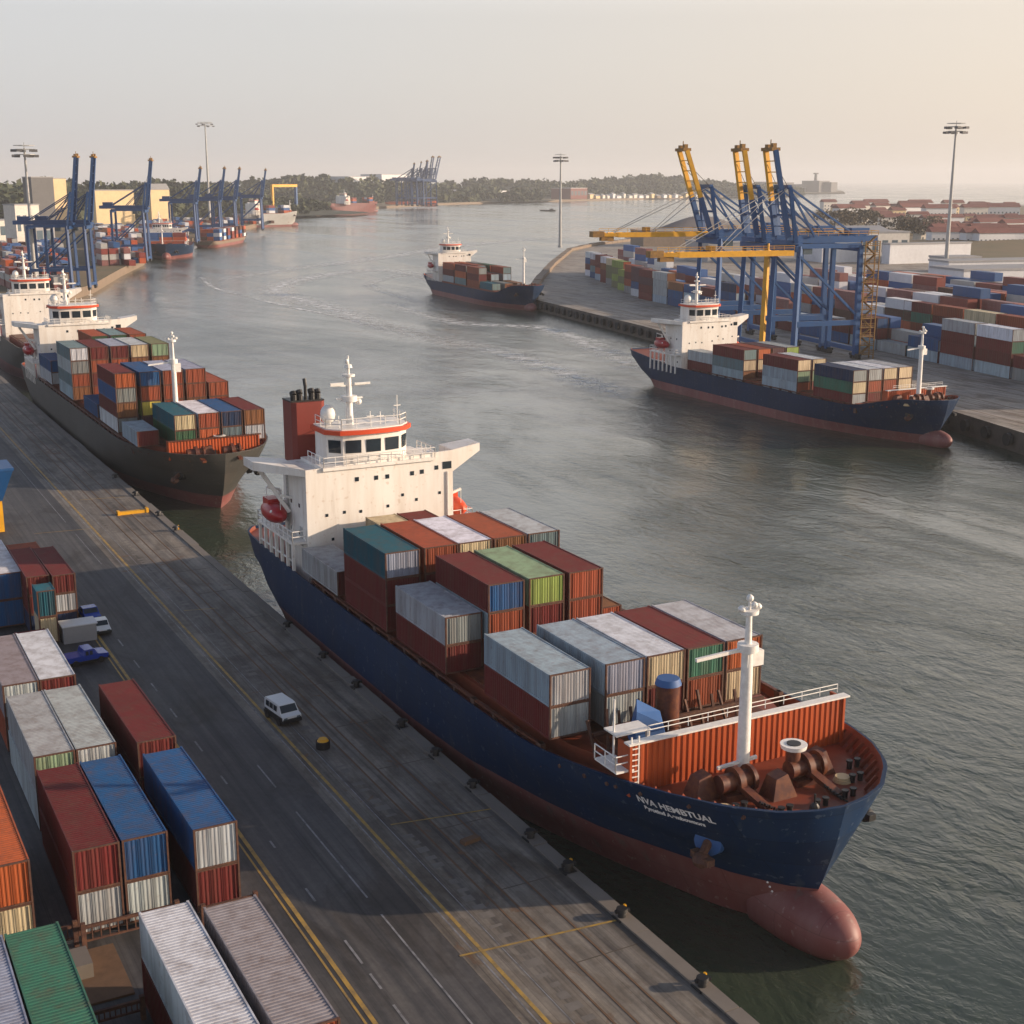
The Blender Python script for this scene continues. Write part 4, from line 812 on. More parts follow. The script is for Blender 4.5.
v = at(549, 211.5, 0); b = empty('small_boat', (v.x, v.y, 0), R_(70), 'tiny dark launch alone in the middle of the far reach', 'boat')
m_ = MB(); m_.add([(-1.6, -9, .2), (1.6, -9, .2), (2, 4, .2), (0, 12, .6), (-2, 4, .2), (-2, -9, 1.8), (2, -9, 1.8), (2.4, 4, 1.9), (0, 14, 2.6), (-2.4, 4, 1.9)], [(0, 1, 6, 5), (1, 2, 7, 6), (2, 3, 8, 7), (3, 4, 9, 8), (4, 0, 5, 9), (5, 6, 7, 8, 9), (0, 4, 3, 2, 1)]); m_.build('hull', M['black_steel'], b)
m_ = MB(); m_.box(-1.4, 1.4, -6, -1, 1.8, 3.8); m_.build('cabin', M['wall_grey'], b)

# ------------------------------------------------------------------ cranes
def crane(loc, rz, lab, boom='crane_yellow', extra=None, stair=False, yleg=False, sc=1.0, tip=50.5, lean=4.5, fine=True, group='ship-to-shore cranes'):
    o = empty('gantry_crane', loc, rz, lab, 'crane', group); o.scale = (sc, sc, sc); BL = M['crane_blue' if fine else 'crane_navy']; HW = 6.2; G = 15.5; T = 25.0
    def part(n, f, m=BL, par=o): b = MB(); f(b); return b.build(n, m, par)
    for x in (0, G):
        for s in (-1, 1):
            lm = M['crane_yellow'] if (yleg and x == 0 and s < 0) else BL
            lg = part('leg', lambda b: b.beam((x, s*HW, .9), (x+(0 if x else .6), s*(HW-.4), T), 1.1, 1.1, w2=.85), lm)
            def wh(b):
                b.box(x-.45, x+.45, s*HW-2.0, s*HW+2.0, .75, 1.25)
                for q in (-1.5, -.5, .5, 1.5): b.cyl((x-.3, s*HW+q, .4), (x+.3, s*HW+q, .4), .4, n=10)
            part('bogie', wh, M['black_steel'], lg)
    for x in (0, G): part('sill_beam', lambda b: b.beam((x, -HW, 2.2), (x, HW, 2.2), .8, 1.0)); part('cross_beam', lambda b: b.beam((x, -HW, T-.6), (x, HW, T-.6), 1.0, 1.3))
    for s in (-1, 1):
        part('portal_beam', lambda b: b.beam((0, s*HW, 8.2), (G, s*HW, 8.2), .8, 1.1)); part('brace', lambda b: b.beam((.3, s*HW, T-2), (G, s*HW, 9.5), .5, .5)); part('top_beam', lambda b: b.beam((0, s*(HW-.4), T), (G, s*(HW-.4), T), .8, 1.0))
        part('girder', lambda b: b.beam((-1, s*2.4, T+1.3), (G+6, s*2.4, T+1.3), .8, 1.5))
    zb = T+1.8; z1 = tip-Q
    def bm(b):
        for s in (-1, 1):
            b.beam((-.8, s*2.9, zb), (-.8+(-lean+.8)*.42, s*2.65, zb+(z1-zb)*.42), .95, 1.1, m=1); b.beam((-.8+(-lean+.8)*.42, s*2.65, zb+(z1-zb)*.42), (-lean, s*2.3, z1), .9, 1.0, m=0 if (boom == 'crane_yellow' or s > 0 and fine) else 1)  # blue boom: one upper rail yellow, its sunlit tone put into the paint
        for i in range(1, 8): q = i/8; x = -.8+(-lean+.8)*q; z = zb+(z1-zb)*q; b.beam((x, -2.5, z), (x, 2.5, z), .22, m=1 if q < .45 else 0)
    bo = part('boom', bm, [M['crane_yellow'] if fine else BL, BL])
    part('boom_tip', lambda b: (b.box(-lean-1.0, -lean+1.0, -2.6, 2.6, z1-.2, z1+.5), b.box(-lean-.6, -lean+.3, -2.2, -1.2, z1+.5, z1+1.4), b.box(-lean-.4, -lean+.5, .6, 2.0, z1+.5, z1+1.2), b.cyl((-lean, 0, z1+.4), (-lean, 0, z1+2.2), .12, n=5)), M['crane_rust'], bo)
    za = T+12.5
    for s in (-1, 1): part('apex_leg', lambda b: (b.beam((.6, s*3.9, T+.6), (-1.2, s*3.5, za), .8, .8), b.beam((5.5, s*3.2, T+1.9), (-1.2, s*2.9, za), .4, .4)))
    part('apex_beam', lambda b: (b.beam((-1.2, -3.3, za), (-1.2, 3.3, za), .9, .9), b.beam((-.3, -3.3, za-6), (-.3, 3.3, za-6), .5, .5)))
    for s in (-1, 1):
        part('backstay', lambda b: (b.beam((-1.2, s*2.9, za), (G+.5, s*2.6, T+2), .38), b.beam((-1.2, s*2.9, za-.6), (9, s*2.6, T+2), .3)))
    part('machinery_house', lambda b: b.box(G, G+4.5, -1.6, 1.6, T+2.1, T+3.6)); part('hinge_platform', lambda b: b.box(-1.5, 2.5, -3.5, 3.5, T+.3, T+1.2))
    part('trolley_cab', lambda b: (b.box(4, 6.2, -1.2, 1.0, T-2.0, T+.4)), M['glass_grey'])
    part('rigging', lambda b: [b.cyl((-1.2, s*2.5, za), (-lean+.3, s*1.9, z1-3), .07, n=4, caps=False) for s in (-1, 1)], M['black_steel'])
    if fine: part('railing', lambda b: b.rail([(-1, -3.0, T+2), (G+6, -3.0, T+2), (G+6, 3.0, T+2)], 1.0, .05, 2.6), M['crane_yellow'])
    if extra:
        x0, x1, yy, zz = extra
        def ob(b):
            for s in (-.9, .9): b.beam((x1, yy+s, zz), (x0+5, yy+s, zz), .5, 1.15); b.beam((x0+5, yy+s, zz), (x0, yy+s*.6, zz+.1), .45, .8)
            k = 14
            for i in range(k): x = x0+(x1-x0)*i/k; b.beam((x, yy-.9, zz+.5), (x+(x1-x0)/k, yy+.9, zz+.5), .25)
            b.rail([(x0, yy-1.2, zz+.7), (x1, yy-1.2, zz+.7)], .9, .05, 2.4)
        w_ = part('outreach_beam', ob, M['crane_yellow'])
        part('beam_head', lambda b: (b.box(x0-1.6, x0+1.4, yy-1.3, yy+1.3, zz-.5, zz+.9), b.box(x0+.8, x0+4, yy-.8, yy+.8, zz-1.4, zz-.4)), M['crane_rust'], w_)
        part('winch', lambda b: b.box(x0+12, x0+13.4, yy-1, yy+1, zz+.7, zz+1.8), M['crane_rust'], w_)
        part('stay_cable', lambda b: [b.cyl((-1.2, s*2.8, za), (x0+(x1-x0)*q, yy+s*.8, zz+.6), .09, n=4, caps=False) for s in (-1, 1) for q in (.12, .45)], M['galvanised'], w_)
    if stair:
        def st(b):
            x, y = G+1.9, -HW
            for i, z in enumerate([1+2.0*i for i in range(13)]):
                a = (x-.9, x+1.6) if i % 2 == 0 else (x+1.6, x-.9); b.beam((a[0], y, z), (a[1], y, z+2.0), .8, .18); b.box(x-1.5, x+2.2, y-.9, y+.9, z-.06, z+.06); b.rail([(x-1.4, y-.85, z), (x+2.1, y-.85, z)], .9, .06, 1.2)
            for dx, dy in ((-1.4, -.9), (2.1, -.9), (-1.4, .9), (2.1, .9)): b.beam((x+dx, y+dy, 0), (x+dx, y+dy, T+1), .2)
        part('stair_tower', st, M['crane_rust'])
    return o
base = lambda a, b_: tuple(yd(a, b_))
crane(base(95, 6.5), -TH, 'nearest terminal crane with blue legs, raised blue boom and rusty stair tower', boom='crane_blue', extra=(-33, -1, -5.2, 23.6), stair=True, tip=48.8)
crane(base(110, 6.5), -TH, 'middle terminal crane with raised yellow boom and one yellow leg', yleg=True, tip=49)
crane(base(135, 6.5), -TH, 'farthest terminal crane, yellow boom raised and long yellow beam out over the river', extra=(-29, 3, 1, 26.0), tip=49.5, lean=7.5)
for i, (px, py, sc, lab, dyy) in enumerate([(76, 290, 1.0, 'left one of the pair of dark blue cranes on the near upriver wharf', 0), (93, 289, 1.0, 'right one of the pair of dark blue cranes on the near upriver wharf', 0), (149, 262, 1.0, 'blue crane behind the bow-on coaster, in front of the cream sheds', 0),
        (198, 243.5, 1.02, 'single blue crane between the cream sheds and the far light mast', 0), (222, 238.5, 1.03, 'blue crane just right of the far slim light mast', 0), (237, 236.5, 1.03, 'blue crane behind the far end of the orange barge', 0), (263, 230.5, 1.03, 'blue crane behind the grey-hulled ship with white bridge', 0)]):
    v = at(px, py, Q); crane((v.x, v.y, Q), R_(180)+R_(-22), lab, boom='crane_blue', sc=sc*(.92 if i < 2 else 1.0), tip=(54.5 if i < 2 else 51.5 if i < 3 else 48.5), lean=3.8, fine=False, group='blue cranes upriver')
for i, (px, hz) in enumerate([(412, 56), (417, 58), (421, 57), (425, 60), (429, 66), (434, 66)]):
    v = at(px, 206, Q); crane((v.x, v.y, Q), R_(180)+R_(-30+i*7), '%s crane from the left in the hazy far-off crane cluster' % ORD[i], boom='crane_blue', sc=1.5, tip=hz/1.5+8, lean=3+(i % 3)*2, fine=False, group='far-off crane cluster')
# yellow gantry frame far upriver
v = at(285, 214, Q); o = empty('portal_frame', (v.x, v.y, Q), R_(30), 'orange-topped portal frame beside the grey ship, in front of the wood', 'gantry')
b = MB(); b.box(-22, 22, -1.5, 1.5, 31, 34); b.build('top_beam', M['crane_yellow'], o)
b = MB(); b.box(-22, -19.6, -1.5, 1.5, 0, 31); b.build('leg', M['crane_yellow'], o); b = MB(); b.box(19.6, 22, -1.5, 1.5, 0, 31); b.build('leg', M['crane_blue'], o)

# ------------------------------------------------------------------ light masts
def light_mast(px, py, h, lab, hr=4.2, r0=.55):
    v = at(px, py, Q); o = empty('light_mast', (v.x, v.y, Q), 0, lab, 'light mast', 'high light masts'); b = MB(); b.cyl((0, 0, 0), (0, 0, h), r0*1.5, r0*.62, 14); b.cyl((0, 0, 0), (0, 0, 1.2), r0*2.2, r0*2.2, 12); b.build('pole', M['galvanised'], o)
    b = MB()
    for zz in (h-2.2, h-.4, h+.9): 
        for i in range(10): a, c = i*.6283, (i+1)*.6283; b.beam((hr*math.cos(a), hr*math.sin(a), zz), (hr*math.cos(c), hr*math.sin(c), zz), .22); b.beam((0, 0, zz), (hr*math.cos(a), hr*math.sin(a), zz), .14)
    b.cyl((0, 0, h), (0, 0, h+2), .12, n=6); b.build('head_frame', M['galvanised'], o)
    for i in range(10):
        a = i*.6283+.3; c = Vector((hr*1.05*math.cos(a), hr*1.05*math.sin(a), h-(2.7 if i % 2 else .8))); b = MB(); b.add([c+Vector((x, y, z)) for z in (-.45, .45) for x, y in ((-.9, -.9), (.9, -.9), (.9, .9), (-.9, .9))], [(0, 3, 2, 1), (4, 5, 6, 7), (0, 1, 5, 4), (1, 2, 6, 5), (2, 3, 7, 6), (3, 0, 4, 7)]); b.build('floodlight', M['wall_grey'], o)
light_mast(945, 276, 60.5, 'tall grey light mast standing by the white halls behind the terminal yard', 3.7, .62)
light_mast(560, 247.5, 52.5, 'grey light mast at the tip of the river terminal', 3.3, .62)
light_mast(36, 290, 50, 'light mast with a bulky lamp head beside the pair of dark blue cranes', 3.6, .55)
light_mast(210, 221, 92, 'slim distant light mast rising above the wood upriver', 7.5, .9)
# ------------------------------------------------------------------ containers in the near yard
LY, WY, HY = 11.4, 2.42, 2.42
YG = 'containers in the near yard'
def stack(x, y, tiers, where, L=LY, W=WY, H=HY, z=.18, near=True):
    for i, (c, ce) in enumerate(tiers):
        e = '' if ce == c else ' with %s end' % wd_(ce); t = '' if len(tiers) == 1 else ('upper ' if i == len(tiers)-1 else 'lower ' if i == 0 else 'middle ')
        container((x+W/2, y, Q+z+i*(H+.03)), R_(rnd.uniform(-.3, .3)), L, W, H, c, ce, near, '%s%s container%s, %s' % (t, wd_(c), e, where), YG)
stack(16.05, 66.6, [('maroon', 'maroon'), ('blue', 'lightgrey')], 'standing alone beside the yellow road line')
stack(16.1, 79.8, [('maroon', 'maroon'), ('maroon', 'maroon')], 'just behind the blue one at the road')
stack(9.85, 67.2, [('maroon', 'lightgrey'), ('maroon', 'maroon')], 'left of the touching maroon and blue pair')
stack(12.4, 67.2, [('blue', 'lightgrey'), ('blue', 'blue')], 'right of the touching maroon and blue pair')
stack(10.05, 80.5, [('lightgrey', 'grey'), ('lightgrey', 'palegreen')], 'left half of the light grey pair')
stack(12.55, 80.5, [('lightgrey', 'grey'), ('lightgrey', 'lightgrey')], 'right half of the light grey pair')
stack(10.1, 93.9, [('rust', 'rust'), ('mauve', 'lightgrey')], 'beside the white one, third row back')
stack(12.6, 93.9, [('maroon', 'maroon'), ('white', 'maroon')], 'third row back, in front of the blue pickup')
stack(5.35, 67.4, [('cream', 'cream'), ('orange', 'orange')], 'cut by the left edge of the view')
stack(5.6, 49.2, [('green', 'green'), ('green', 'green')], 'in the nearest row by the left edge')
stack(3.05, 49.2, [('lilac', 'lilac'), ('lilac', 'lilac')], 'left of the nearest green one')
stack(11.5, 48.2, [('maroon', 'maroon'), ('white', 'white')], 'left of the nearest touching pair')
stack(14.4, 47.2, [('mauve', 'rust'), ('mauve', 'rust')], 'right of the nearest touching pair, by the road', W=2.6)
stack(17.75, 119, [('navy', 'navy'), ('grey', 'lightgrey'), ('maroon', 'maroon')], 'far cluster, column next to the road', L=10.5, W=1.95, H=1.70)
stack(15.65, 119.6, [('navy', 'navy'), ('maroon', 'maroon'), ('maroon', 'maroon')], 'far cluster, behind the short teal box', L=10.5, W=1.95, H=1.70)
stack(15.95, 116.2, [('cream', 'cream'), ('teal', 'teal')], 'short box in front of the far maroon pair', L=2.6, W=1.55, H=2.35)
stack(13.1, 122.6, [('blue', 'blue'), ('white', 'blue')], 'far cluster at the left edge of the view', L=12.5, W=2.6, H=2.45)
stack(13.6, 110.3, [('maroon', 'maroon')], 'low by itself in front of the far cluster', L=3.6, W=2.4, H=2.2)
stack(16.2, 130.6, [('rust', 'rust'), ('rust', 'orange')], 'last of the far cluster, below the blue hopper', L=5, W=2.8, H=2.1)
# racks and rails of the yard
def rack(x0, x1, y, lab, h=1.5, m='corner_rust'):
    o = empty('yard_rack', ((x0+x1)/2, y, Q), 0, lab, 'steel rack', 'rusty racks in the near yard'); l = (x1-x0)/2
    b = MB(); b.beam((-l, 0, h), (l, 0, h), .16); b.beam((-l, 0, .5), (l, 0, .5), .1)
    for i in range(12): b.beam((-l+2*l*i/11, 0, .5), (-l+2*l*i/11, 0, h), .06)
    b.build('rail', M[m], o)
    for s in (-1, 1): b = MB(); b.box(s*l-.12, s*l+.12, -.12, .12, 0, h+.25); b.build('post', M['corner_rust'], o)
rack(9.9, 14.8, 66.0, 'rusty rack in front of the maroon and blue pair', 1.3); rack(5.2, 9.6, 66.6, 'rusty rack in front of the orange container', 1.2); rack(16.0, 18.9, 65.3, 'short rusty rack in front of the container beside the road line', 1.1); rack(8.4, 11.2, 58.6, 'low rack between the green and the white container', 1.0)
b = MB(); b.box(8.4, 11.3, 60.8, 65.8, 0, .12); b.build('paving_slab', M['wood_brown'], loc=(0, 0, Q)); tag(bpy.data.objects['paving_slab'], kind='structure')
o = tag(MB().box(-.5, .5, -.9, .9, 0, .9).build('concrete_block', M['concrete'], loc=(9.3, 64.0, Q)), 'grey concrete block in the gap behind the green container', 'concrete block')
o = empty('gatehouse_box', (19.2, 116.6, Q), 0, 'grey flat-roofed site box next to the white car', 'site box'); b = MB(); b.box(-1.4, 1.4, -.8, 1.0, 0, 1.5); b.build('wall', M['roof_grey'], o); b = MB(); b.box(-1.5, 1.5, -.9, 1.1, 1.5, 1.6); b.build('roof', M['warehouse_white'], o)
# hopper
o = empty('hopper', (17.4, 160.5, Q), 0, 'blue hopper on yellow legs at the left edge of the quay', 'hopper')
b = MB(); b.add([(-3, -1.6, 3.6), (1.6, -1.6, 3.6), (1.6, 1.6, 3.6), (-3, 1.6, 3.6), (-4, -2.6, 7.2), (2.9, -2.6, 7.2), (2.9, 2.6, 7.2), (-4, 2.6, 7.2)], [(0, 3, 2, 1), (0, 1, 5, 4), (1, 2, 6, 5), (2, 3, 7, 6), (3, 0, 4, 7)]); b.box(-4.1, 3.0, -2.7, 2.7, 7.2, 7.5); b.build('bin', M['crane_blue'], o)
for x, y in ((-2.7, -1.3), (1.3, -1.3), (1.3, 1.3), (-2.7, 1.3), (-.6, -1.3)): b = MB(); b.box(x-.28, x+.28, y-.28, y+.28, 0, 3.6); b.build('leg', M['crane_yellow'], o)

# ------------------------------------------------------------------ vehicles
def vehicle(name, loc, rz, L, W, H, m, lab, cat, van=False, pickup=False, dark=None):
    o = empty(name, loc, rz, lab, cat); w = W/2; g = .28*H/1.5
    if van: prof = [(-L/2, g), (-L/2, H*.50), (-L/2+.12*L, H*.58), (-L/2+.26*L, H*.97), (-L/2+.36*L, H), (L/2-.05*L, H), (L/2, H*.93), (L/2, g)]
    elif pickup: prof = [(-L/2, g), (-L/2, H*.55), (-L/2+.25*L, H*.62), (-L/2+.35*L, H), (-L/2+.58*L, H), (-L/2+.62*L, H*.62), (L/2, H*.62), (L/2, g)]
    else: prof = [(-L/2, g), (-L/2, H*.48), (-L/2+.24*L, H*.60), (-L/2+.38*L, H), (-L/2+.72*L, H), (-L/2+.88*L, H*.64), (L/2, H*.58), (L/2, g)]
    b = MB(); n = len(prof)
    f = lambda z: .90 if z > H*.8 else 1
    b.v = [(-w*f(z), y, z) for y, z in prof]+[(w*f(z), y, z) for y, z in prof]; b.f = [(i, n+i, n+(i+1) % n, (i+1) % n) for i in range(n)]+[tuple(range(n)), tuple(range(n, 2*n))[::-1]]; b.m = [0]*len(b.f); b.build('body', M[m], o)
    b = MB(); z0, z1 = H*.62, H*.90; ys = (-L/2+.30*L, L/2-.08*L) if van else (-L/2+.37*L, -L/2+(.57 if pickup else .74)*L)
    k = 3 if van else 2
    for s in (-1, 1):
        for i in range(k): a = ys[0]+(ys[1]-ys[0])*i/k+.05; c = ys[0]+(ys[1]-ys[0])*(i+1)/k-.05; b.add([(s*(w+.008), a, z0), (s*(w+.008), c, z0), (s*(w*.95+.01), c, z1), (s*(w*.95+.01), a, z1)], [(0, 1, 2, 3) if s > 0 else (3, 2, 1, 0)])
    b.build('side_window', M['glass'], o)
    p, q = (prof[2], prof[3]); b = MB(); e = Vector((0, -(q[1]-p[1]), q[0]-p[0])).normalized(); e = -e if e.z < 0 else e
    pa = Vector((0, p[0]+(q[0]-p[0])*.1, p[1]+(q[1]-p[1])*.1))+e*.015; pb = Vector((0, p[0]+(q[0]-p[0])*.9, p[1]+(q[1]-p[1])*.9))+e*.015; X = Vector((w*.88, 0, 0)); b.add([pa-X, pa+X, pb+X*.95, pb-X*.95], [(0, 1, 2, 3)]); b.build('windscreen', M['glass'], o)
    b = MB(); b.box(-w-.02, w+.02, -L/2-.06, -L/2+.06, g, g+.22); b.box(-w-.02, w+.02, L/2-.06, L/2+.06, g, g+.22); b.box(-w-.015, w+.015, -L/2+.1, L/2-.1, g-.05, g+(.28*H if van else .12)); b.box(-w+.02, w-.02, -L/2-.015, -L/2+.1, g, g+(.2*H if van else .1)); b.build('bumper', M['black_steel'], o)
    for s in (-1, 1):
        b = MB(); b.box(s*w*.7-.14, s*w*.7+.14, -L/2-.025, -L/2+.02, H*.38, H*.46); b.build('headlight', M['glass_grey'], o)
        for y in (-L*.31, L*.31): b = MB(); r = .2*H; b.cyl((s*w-.12, y, r), (s*w+.03, y, r), r, n=14); wh_ = b.build('wheel', M['rubber'], o); b = MB(); b.cyl((s*w-.05, y, r), (s*w+.04, y, r), r*.5, n=10); b.build('rim', M['galvanised'], wh_)
vehicle('van', (29.1, 91.0, Q), R_(8), 3.1, 1.5, 1.5, 'van_white', 'small white van with dark lower body driving along the quay', 'van', van=True)
vehicle('car', (21.3, 118.1, Q), R_(0), 2.9, 1.4, 1.1, 'van_white', 'small white car parked behind the blue car by the site box', 'car')
vehicle('car', (21.2, 122.2, Q), R_(4), 2.9, 1.4, 1.1, 'car_blue', 'small blue car in front of the white car', 'car')
vehicle('pickup_truck', (18.6, 110.6, Q), R_(97), 3.4, 1.6, 1.25, 'car_blue', 'blue pickup parked crosswise between the yard and the yellow line', 'pickup', pickup=True)

# ------------------------------------------------------------------ bollards and quay clutter
nb = 0
BN = ['nearest', 'second', 'third', 'fourth', 'fifth', 'sixth', 'seventh', 'eighth', 'ninth', 'tenth', 'eleventh', 'twelfth', '13th', '14th']
for i, y in enumerate([48.1, 55.5, 61.3, 65.8, 73.7, 79.5, 85.4, 94.4, 101.9, 111, 150, 158, 170, 182]):
    o = empty('mooring_bollard', (36.3, y, Q), 0, '%s black bollard along the quay edge%s' % (BN[i], ' beside a yellow marker' if i < 3 else ''), 'bollard', 'bollards along the quay edge')
    b = MB(); b.cyl((0, 0, .05), (0, 0, .5), .24, .2, 12); b.cyl((0, 0, .42), (0, 0, .62), .34, .30, 12); b.box(-.4, .4, -.4, .4, 0, .1); b.beam((-.4, .05, .45), (.45, -.1, .48), .16); b.build('post', M['black_steel'], o)
    if i < 3 or i == 10: b = MB(); b.box(.30, .42, .18, .34, .1, .6); b.build('marker', M['crane_yellow'], o)
o = empty('fender_drum', (29.9, 84.6, Q), 0, 'low black drum with orange top lying on the apron ahead of the van', 'drum'); b = MB(); b.cyl((0, 0, 0), (0, 0, .55), .5, .5, 16); b.build('body', M['rubber'], o); b = MB(); b.cyl((0, 0, .55), (0, 0, .72), .42, .3, 16); b.build('lid', M['crane_yellow'], o)
o = tag(MB().box(-1.9, 1.8, -.3, .3, 0, .35).box(-1.9, -1.6, -.4, .4, 0, .5).box(1.5, 1.8, -.4, .4, 0, .55).build('barrier', M['crane_yellow'], loc=(33.9, 160.8, Q)), 'long yellow barrier beam lying across the apron near the black hull', 'barrier')
o = tag(MB().box(-.6, .6, -.25, .25, 0, .25).build('timber_balk', M['wood_brown'], loc=(32.9, 67.2, Q), rz=.2), 'short brown timber lying on the apron near a pale puddle stain', 'timber')
# fender line of the far quay
ft = MB(); T0 = 5
for i in range(64):
    a = -55+i*7; v = None
ep = [Vector((*P2(1100, 455), 0)), Vector((*P2(1024, 433), 0)), Vector((*P2(940, 407), 0)), Vector((*P2(860, 386), 0)), Vector((*P2(647, 327), 0)), Vector((*P2(534, 299), 0))]
k = 0
for a, c in zip(ep[:-1], ep[1:]):
    d = (c-a); n = int(d.length/5.5); nn = Vector((-d.y, d.x, 0)).normalized()
    if nn.x > 0: nn = -nn
    for i in range(n):
        p = a+d*((i+.5)/n)+nn*.35; o = MB().cyl((0, 0, 0), (nn.x*.7, nn.y*.7, 0), 1.05, 1.05, 12).build('tyre_fender', M['rubber'], loc=(p.x, p.y, 1.9)); k += 1
        tag(o, 'black tyre fender, %s from the near end of the far quay face' % ORD[k-1] if k < 58 else 'black tyre fender on the far quay face', 'fender', 'tyre fenders on the far quay')

# ------------------------------------------------------------------ terminal yard stacks across the river
pal = ['maroon']*7+['rust']*5+['lightgrey']*4+['lightblue']*5+['white']*2+['blue']*3+['navy']*2+['green', 'brown', 'brown', 'cream', 'teal', 'grey', 'orange', 'lilac']
yr = random.Random(11); TG = 'containers in the river terminal yard'
RW = ['front', 'second', 'third', 'fourth', 'fifth']; tot = 0
L2, W2, H2 = 11.8, 3.0, 2.45
hero = {(0, 3): ['lightblue', 'maroon', 'maroon', 'white'], (0, 4): ['lightblue', 'maroon', 'maroon', 'lightgrey'], (0, 5): ['lightblue', 'blue'], (0, 6): ['lightgrey'], (0, 7): ['lightblue', 'maroon', 'maroon'], (0, 22): ['olive', 'lime', 'olive', 'lime'], (0, 21): ['lime', 'olive', 'lime'], (0, 23): ['grey', 'olive', 'olive', 'cream'], (0, 27): ['white', 'maroon', 'blue', 'white'], (0, 26): ['blue', 'slate', 'maroon', 'white'], (0, 18): ['maroon', 'maroon', 'purple', 'maroon'], (0, 19): ['white', 'blue', 'purple', 'purple']}
for ri, (bb, n, mx) in enumerate([(35, 28, 4), (52, 8, 4)]):
    for i in range(n):
        a = 14+i*12.5+(ri % 2)*4
        if (ri, i) in hero: t = hero[(ri, i)]
        else:
            h_ = yr.choice([3, 4, 4, 5]) if ri else (yr.choice([3, 4, 4, 5]) if i > 14 else yr.choice([2, 3, 3, 4]))
            if 8 <= i <= 12 and ri == 0: h_ = yr.choice([1, 2])
            t = [yr.choice(pal) for _ in range(h_)]
        for q, c in enumerate(t):
            ce = c if yr.random() < .45 else yr.choice(pal); p = yd(a, bb+W2/2+max(0, a-240)*.19, Q+.1+q*(H2+.03)); e = '' if ce == c else ' with %s end' % wd_(ce); tot += 1
            if ri and i < 2: continue
            container(p, -TH, L2, W2, H2, c, ce, False, '%s container%s, %s, %s stack, %s terminal row' % (wd_(c), e, tiername(q, len(t)), ORD[i], RW[ri]), TG)
# the many more behind them, too small and hidden to tell apart
sm = MB(); cm_ = ['orange_red', 'funnel_red', 'warehouse_white', 'tarp_blue', 'corner_rust', 'boot_red', 'galvanised', 'crane_blue']
for bb in [38.5, 52, 55.6, 68, 71.6, 84, 88, 91.4, 105, 108.4, 111.8, 128]:
    for i in range(29):
        a = 14+i*12.5; 
        if (bb > 60 and i > 15) or (bb == 52 and i < 8): continue
        for q in range(yr.choice([3, 4, 4, 5] if bb > 60 or bb == 52 else [1, 2, 3, 3])):
            p = yd(a, bb+max(0, a-240)*.19); mm = yr.randrange(8); e = E_*11.8; n_ = N_*2.8; z = Q+.1+q*2.5
            vs = [Vector((v.x, v.y, zz)) for zz in (z, z+2.45) for v in (p, p+n_, p+n_+e, p+e)]; sm.add(vs, [(0, 3, 2, 1), (4, 5, 6, 7), (0, 1, 5, 4), (1, 2, 6, 5), (2, 3, 7, 6), (3, 0, 4, 7)], mm)
tag(sm.build('rear_container_stacks', [M[x] for x in cm_]), 'mass of containers filling the gaps behind the front rows of the terminal yard', 'containers', kind='stuff')
sm = MB()
for (px0, px1, py0, py1, n, hmax) in [(96, 140, 266, 250, 90, 4), (2, 66, 292, 262, 110, 3), (96, 150, 248, 234, 90, 4), (150, 232, 234, 226, 90, 3), (150, 185, 243, 236, 40, 3), (236, 292, 224, 214, 60, 3), (0, 60, 262, 246, 50, 2)]:
    for _ in range(n):
        q = yr.random(); v = at(px0+(px1-px0)*yr.random(), py0+(py1-py0)*q, Q); mm = yr.randrange(8)
        for t in range(yr.randint(1, hmax)): sm.box(v.x, v.x+3, v.y, v.y+12, Q+t*2.6, Q+t*2.6+2.5, (mm+t*t) % 8)
tag(sm.build('upriver_container_stacks', [M[x] for x in cm_]), 'jumble of far containers between the blue cranes on the upriver wharf', 'containers', kind='stuff')

# ------------------------------------------------------------------ buildings
def block(name, px, py, w, d, h, rz, m, lab, roof='roof_grey', gable=0, cat='building', group=None, win=0, z=Q):
    v = at(px, py, Q); o = empty(name, (v.x, v.y, z), R_(rz), lab, cat, group); b = MB(); b.box(-w/2, w/2, 0, d, -.5, h); b.build('wall', M[m], o); b = MB()
    if gable: b.add([(-w/2-.4, -.4, h), (w/2+.4, -.4, h), (w/2+.4, d+.4, h), (-w/2-.4, d+.4, h), (-w/2-.4, d/2, h+gable), (w/2+.4, d/2, h+gable)], [(0, 1, 5, 4), (2, 3, 4, 5), (1, 2, 5), (3, 0, 4), (0, 3, 2, 1)])
    else: b.box(-w/2-.3, w/2+.3, -.3, d+.3, h, h+.7)
    b.build('roof', M[roof], o)
    for i in range(win):
        x = -w/2+w*(i+.5)/win; b = MB(); b.box(x-w/win*.3, x+w/win*.3, -.06, .05, h*.35, h*.75); b.build('window', M['glass_grey'], o)
    return o
block('warehouse', 1040, 296, 62, 20, 9, -12, 'warehouse_white', 'long low white warehouse behind the terminal yard, under the glass-fronted building', win=0)
block('office_building', 1010, 279, 58, 14, 7, -12, 'warehouse_white', 'glass-fronted office with dark window band behind the long white warehouse', win=6)
block('office_building', 962, 272, 18, 12, 6, -12, 'wall_white', 'cream-topped low office just right of the tall light mast', win=3)
block('warehouse', 857, 262, 38, 30, 14, -14, 'warehouse_white', 'pale grey and white hall behind the nearest blue crane', gable=3)
block('office_building', 884, 262, 26, 24, 14, -14, 'wall_white', 'sunlit cream port office beside the white hall, with stepped top', win=5)
block('warehouse', 930, 263, 48, 6, 9, -6, 'warehouse_white', 'long white sheet wall of a shed running to the light mast')
block('warehouse', 740, 262, 34, 30, 9, -14, 'roof_grey', 'grey flat shed behind the crane legs', win=0)
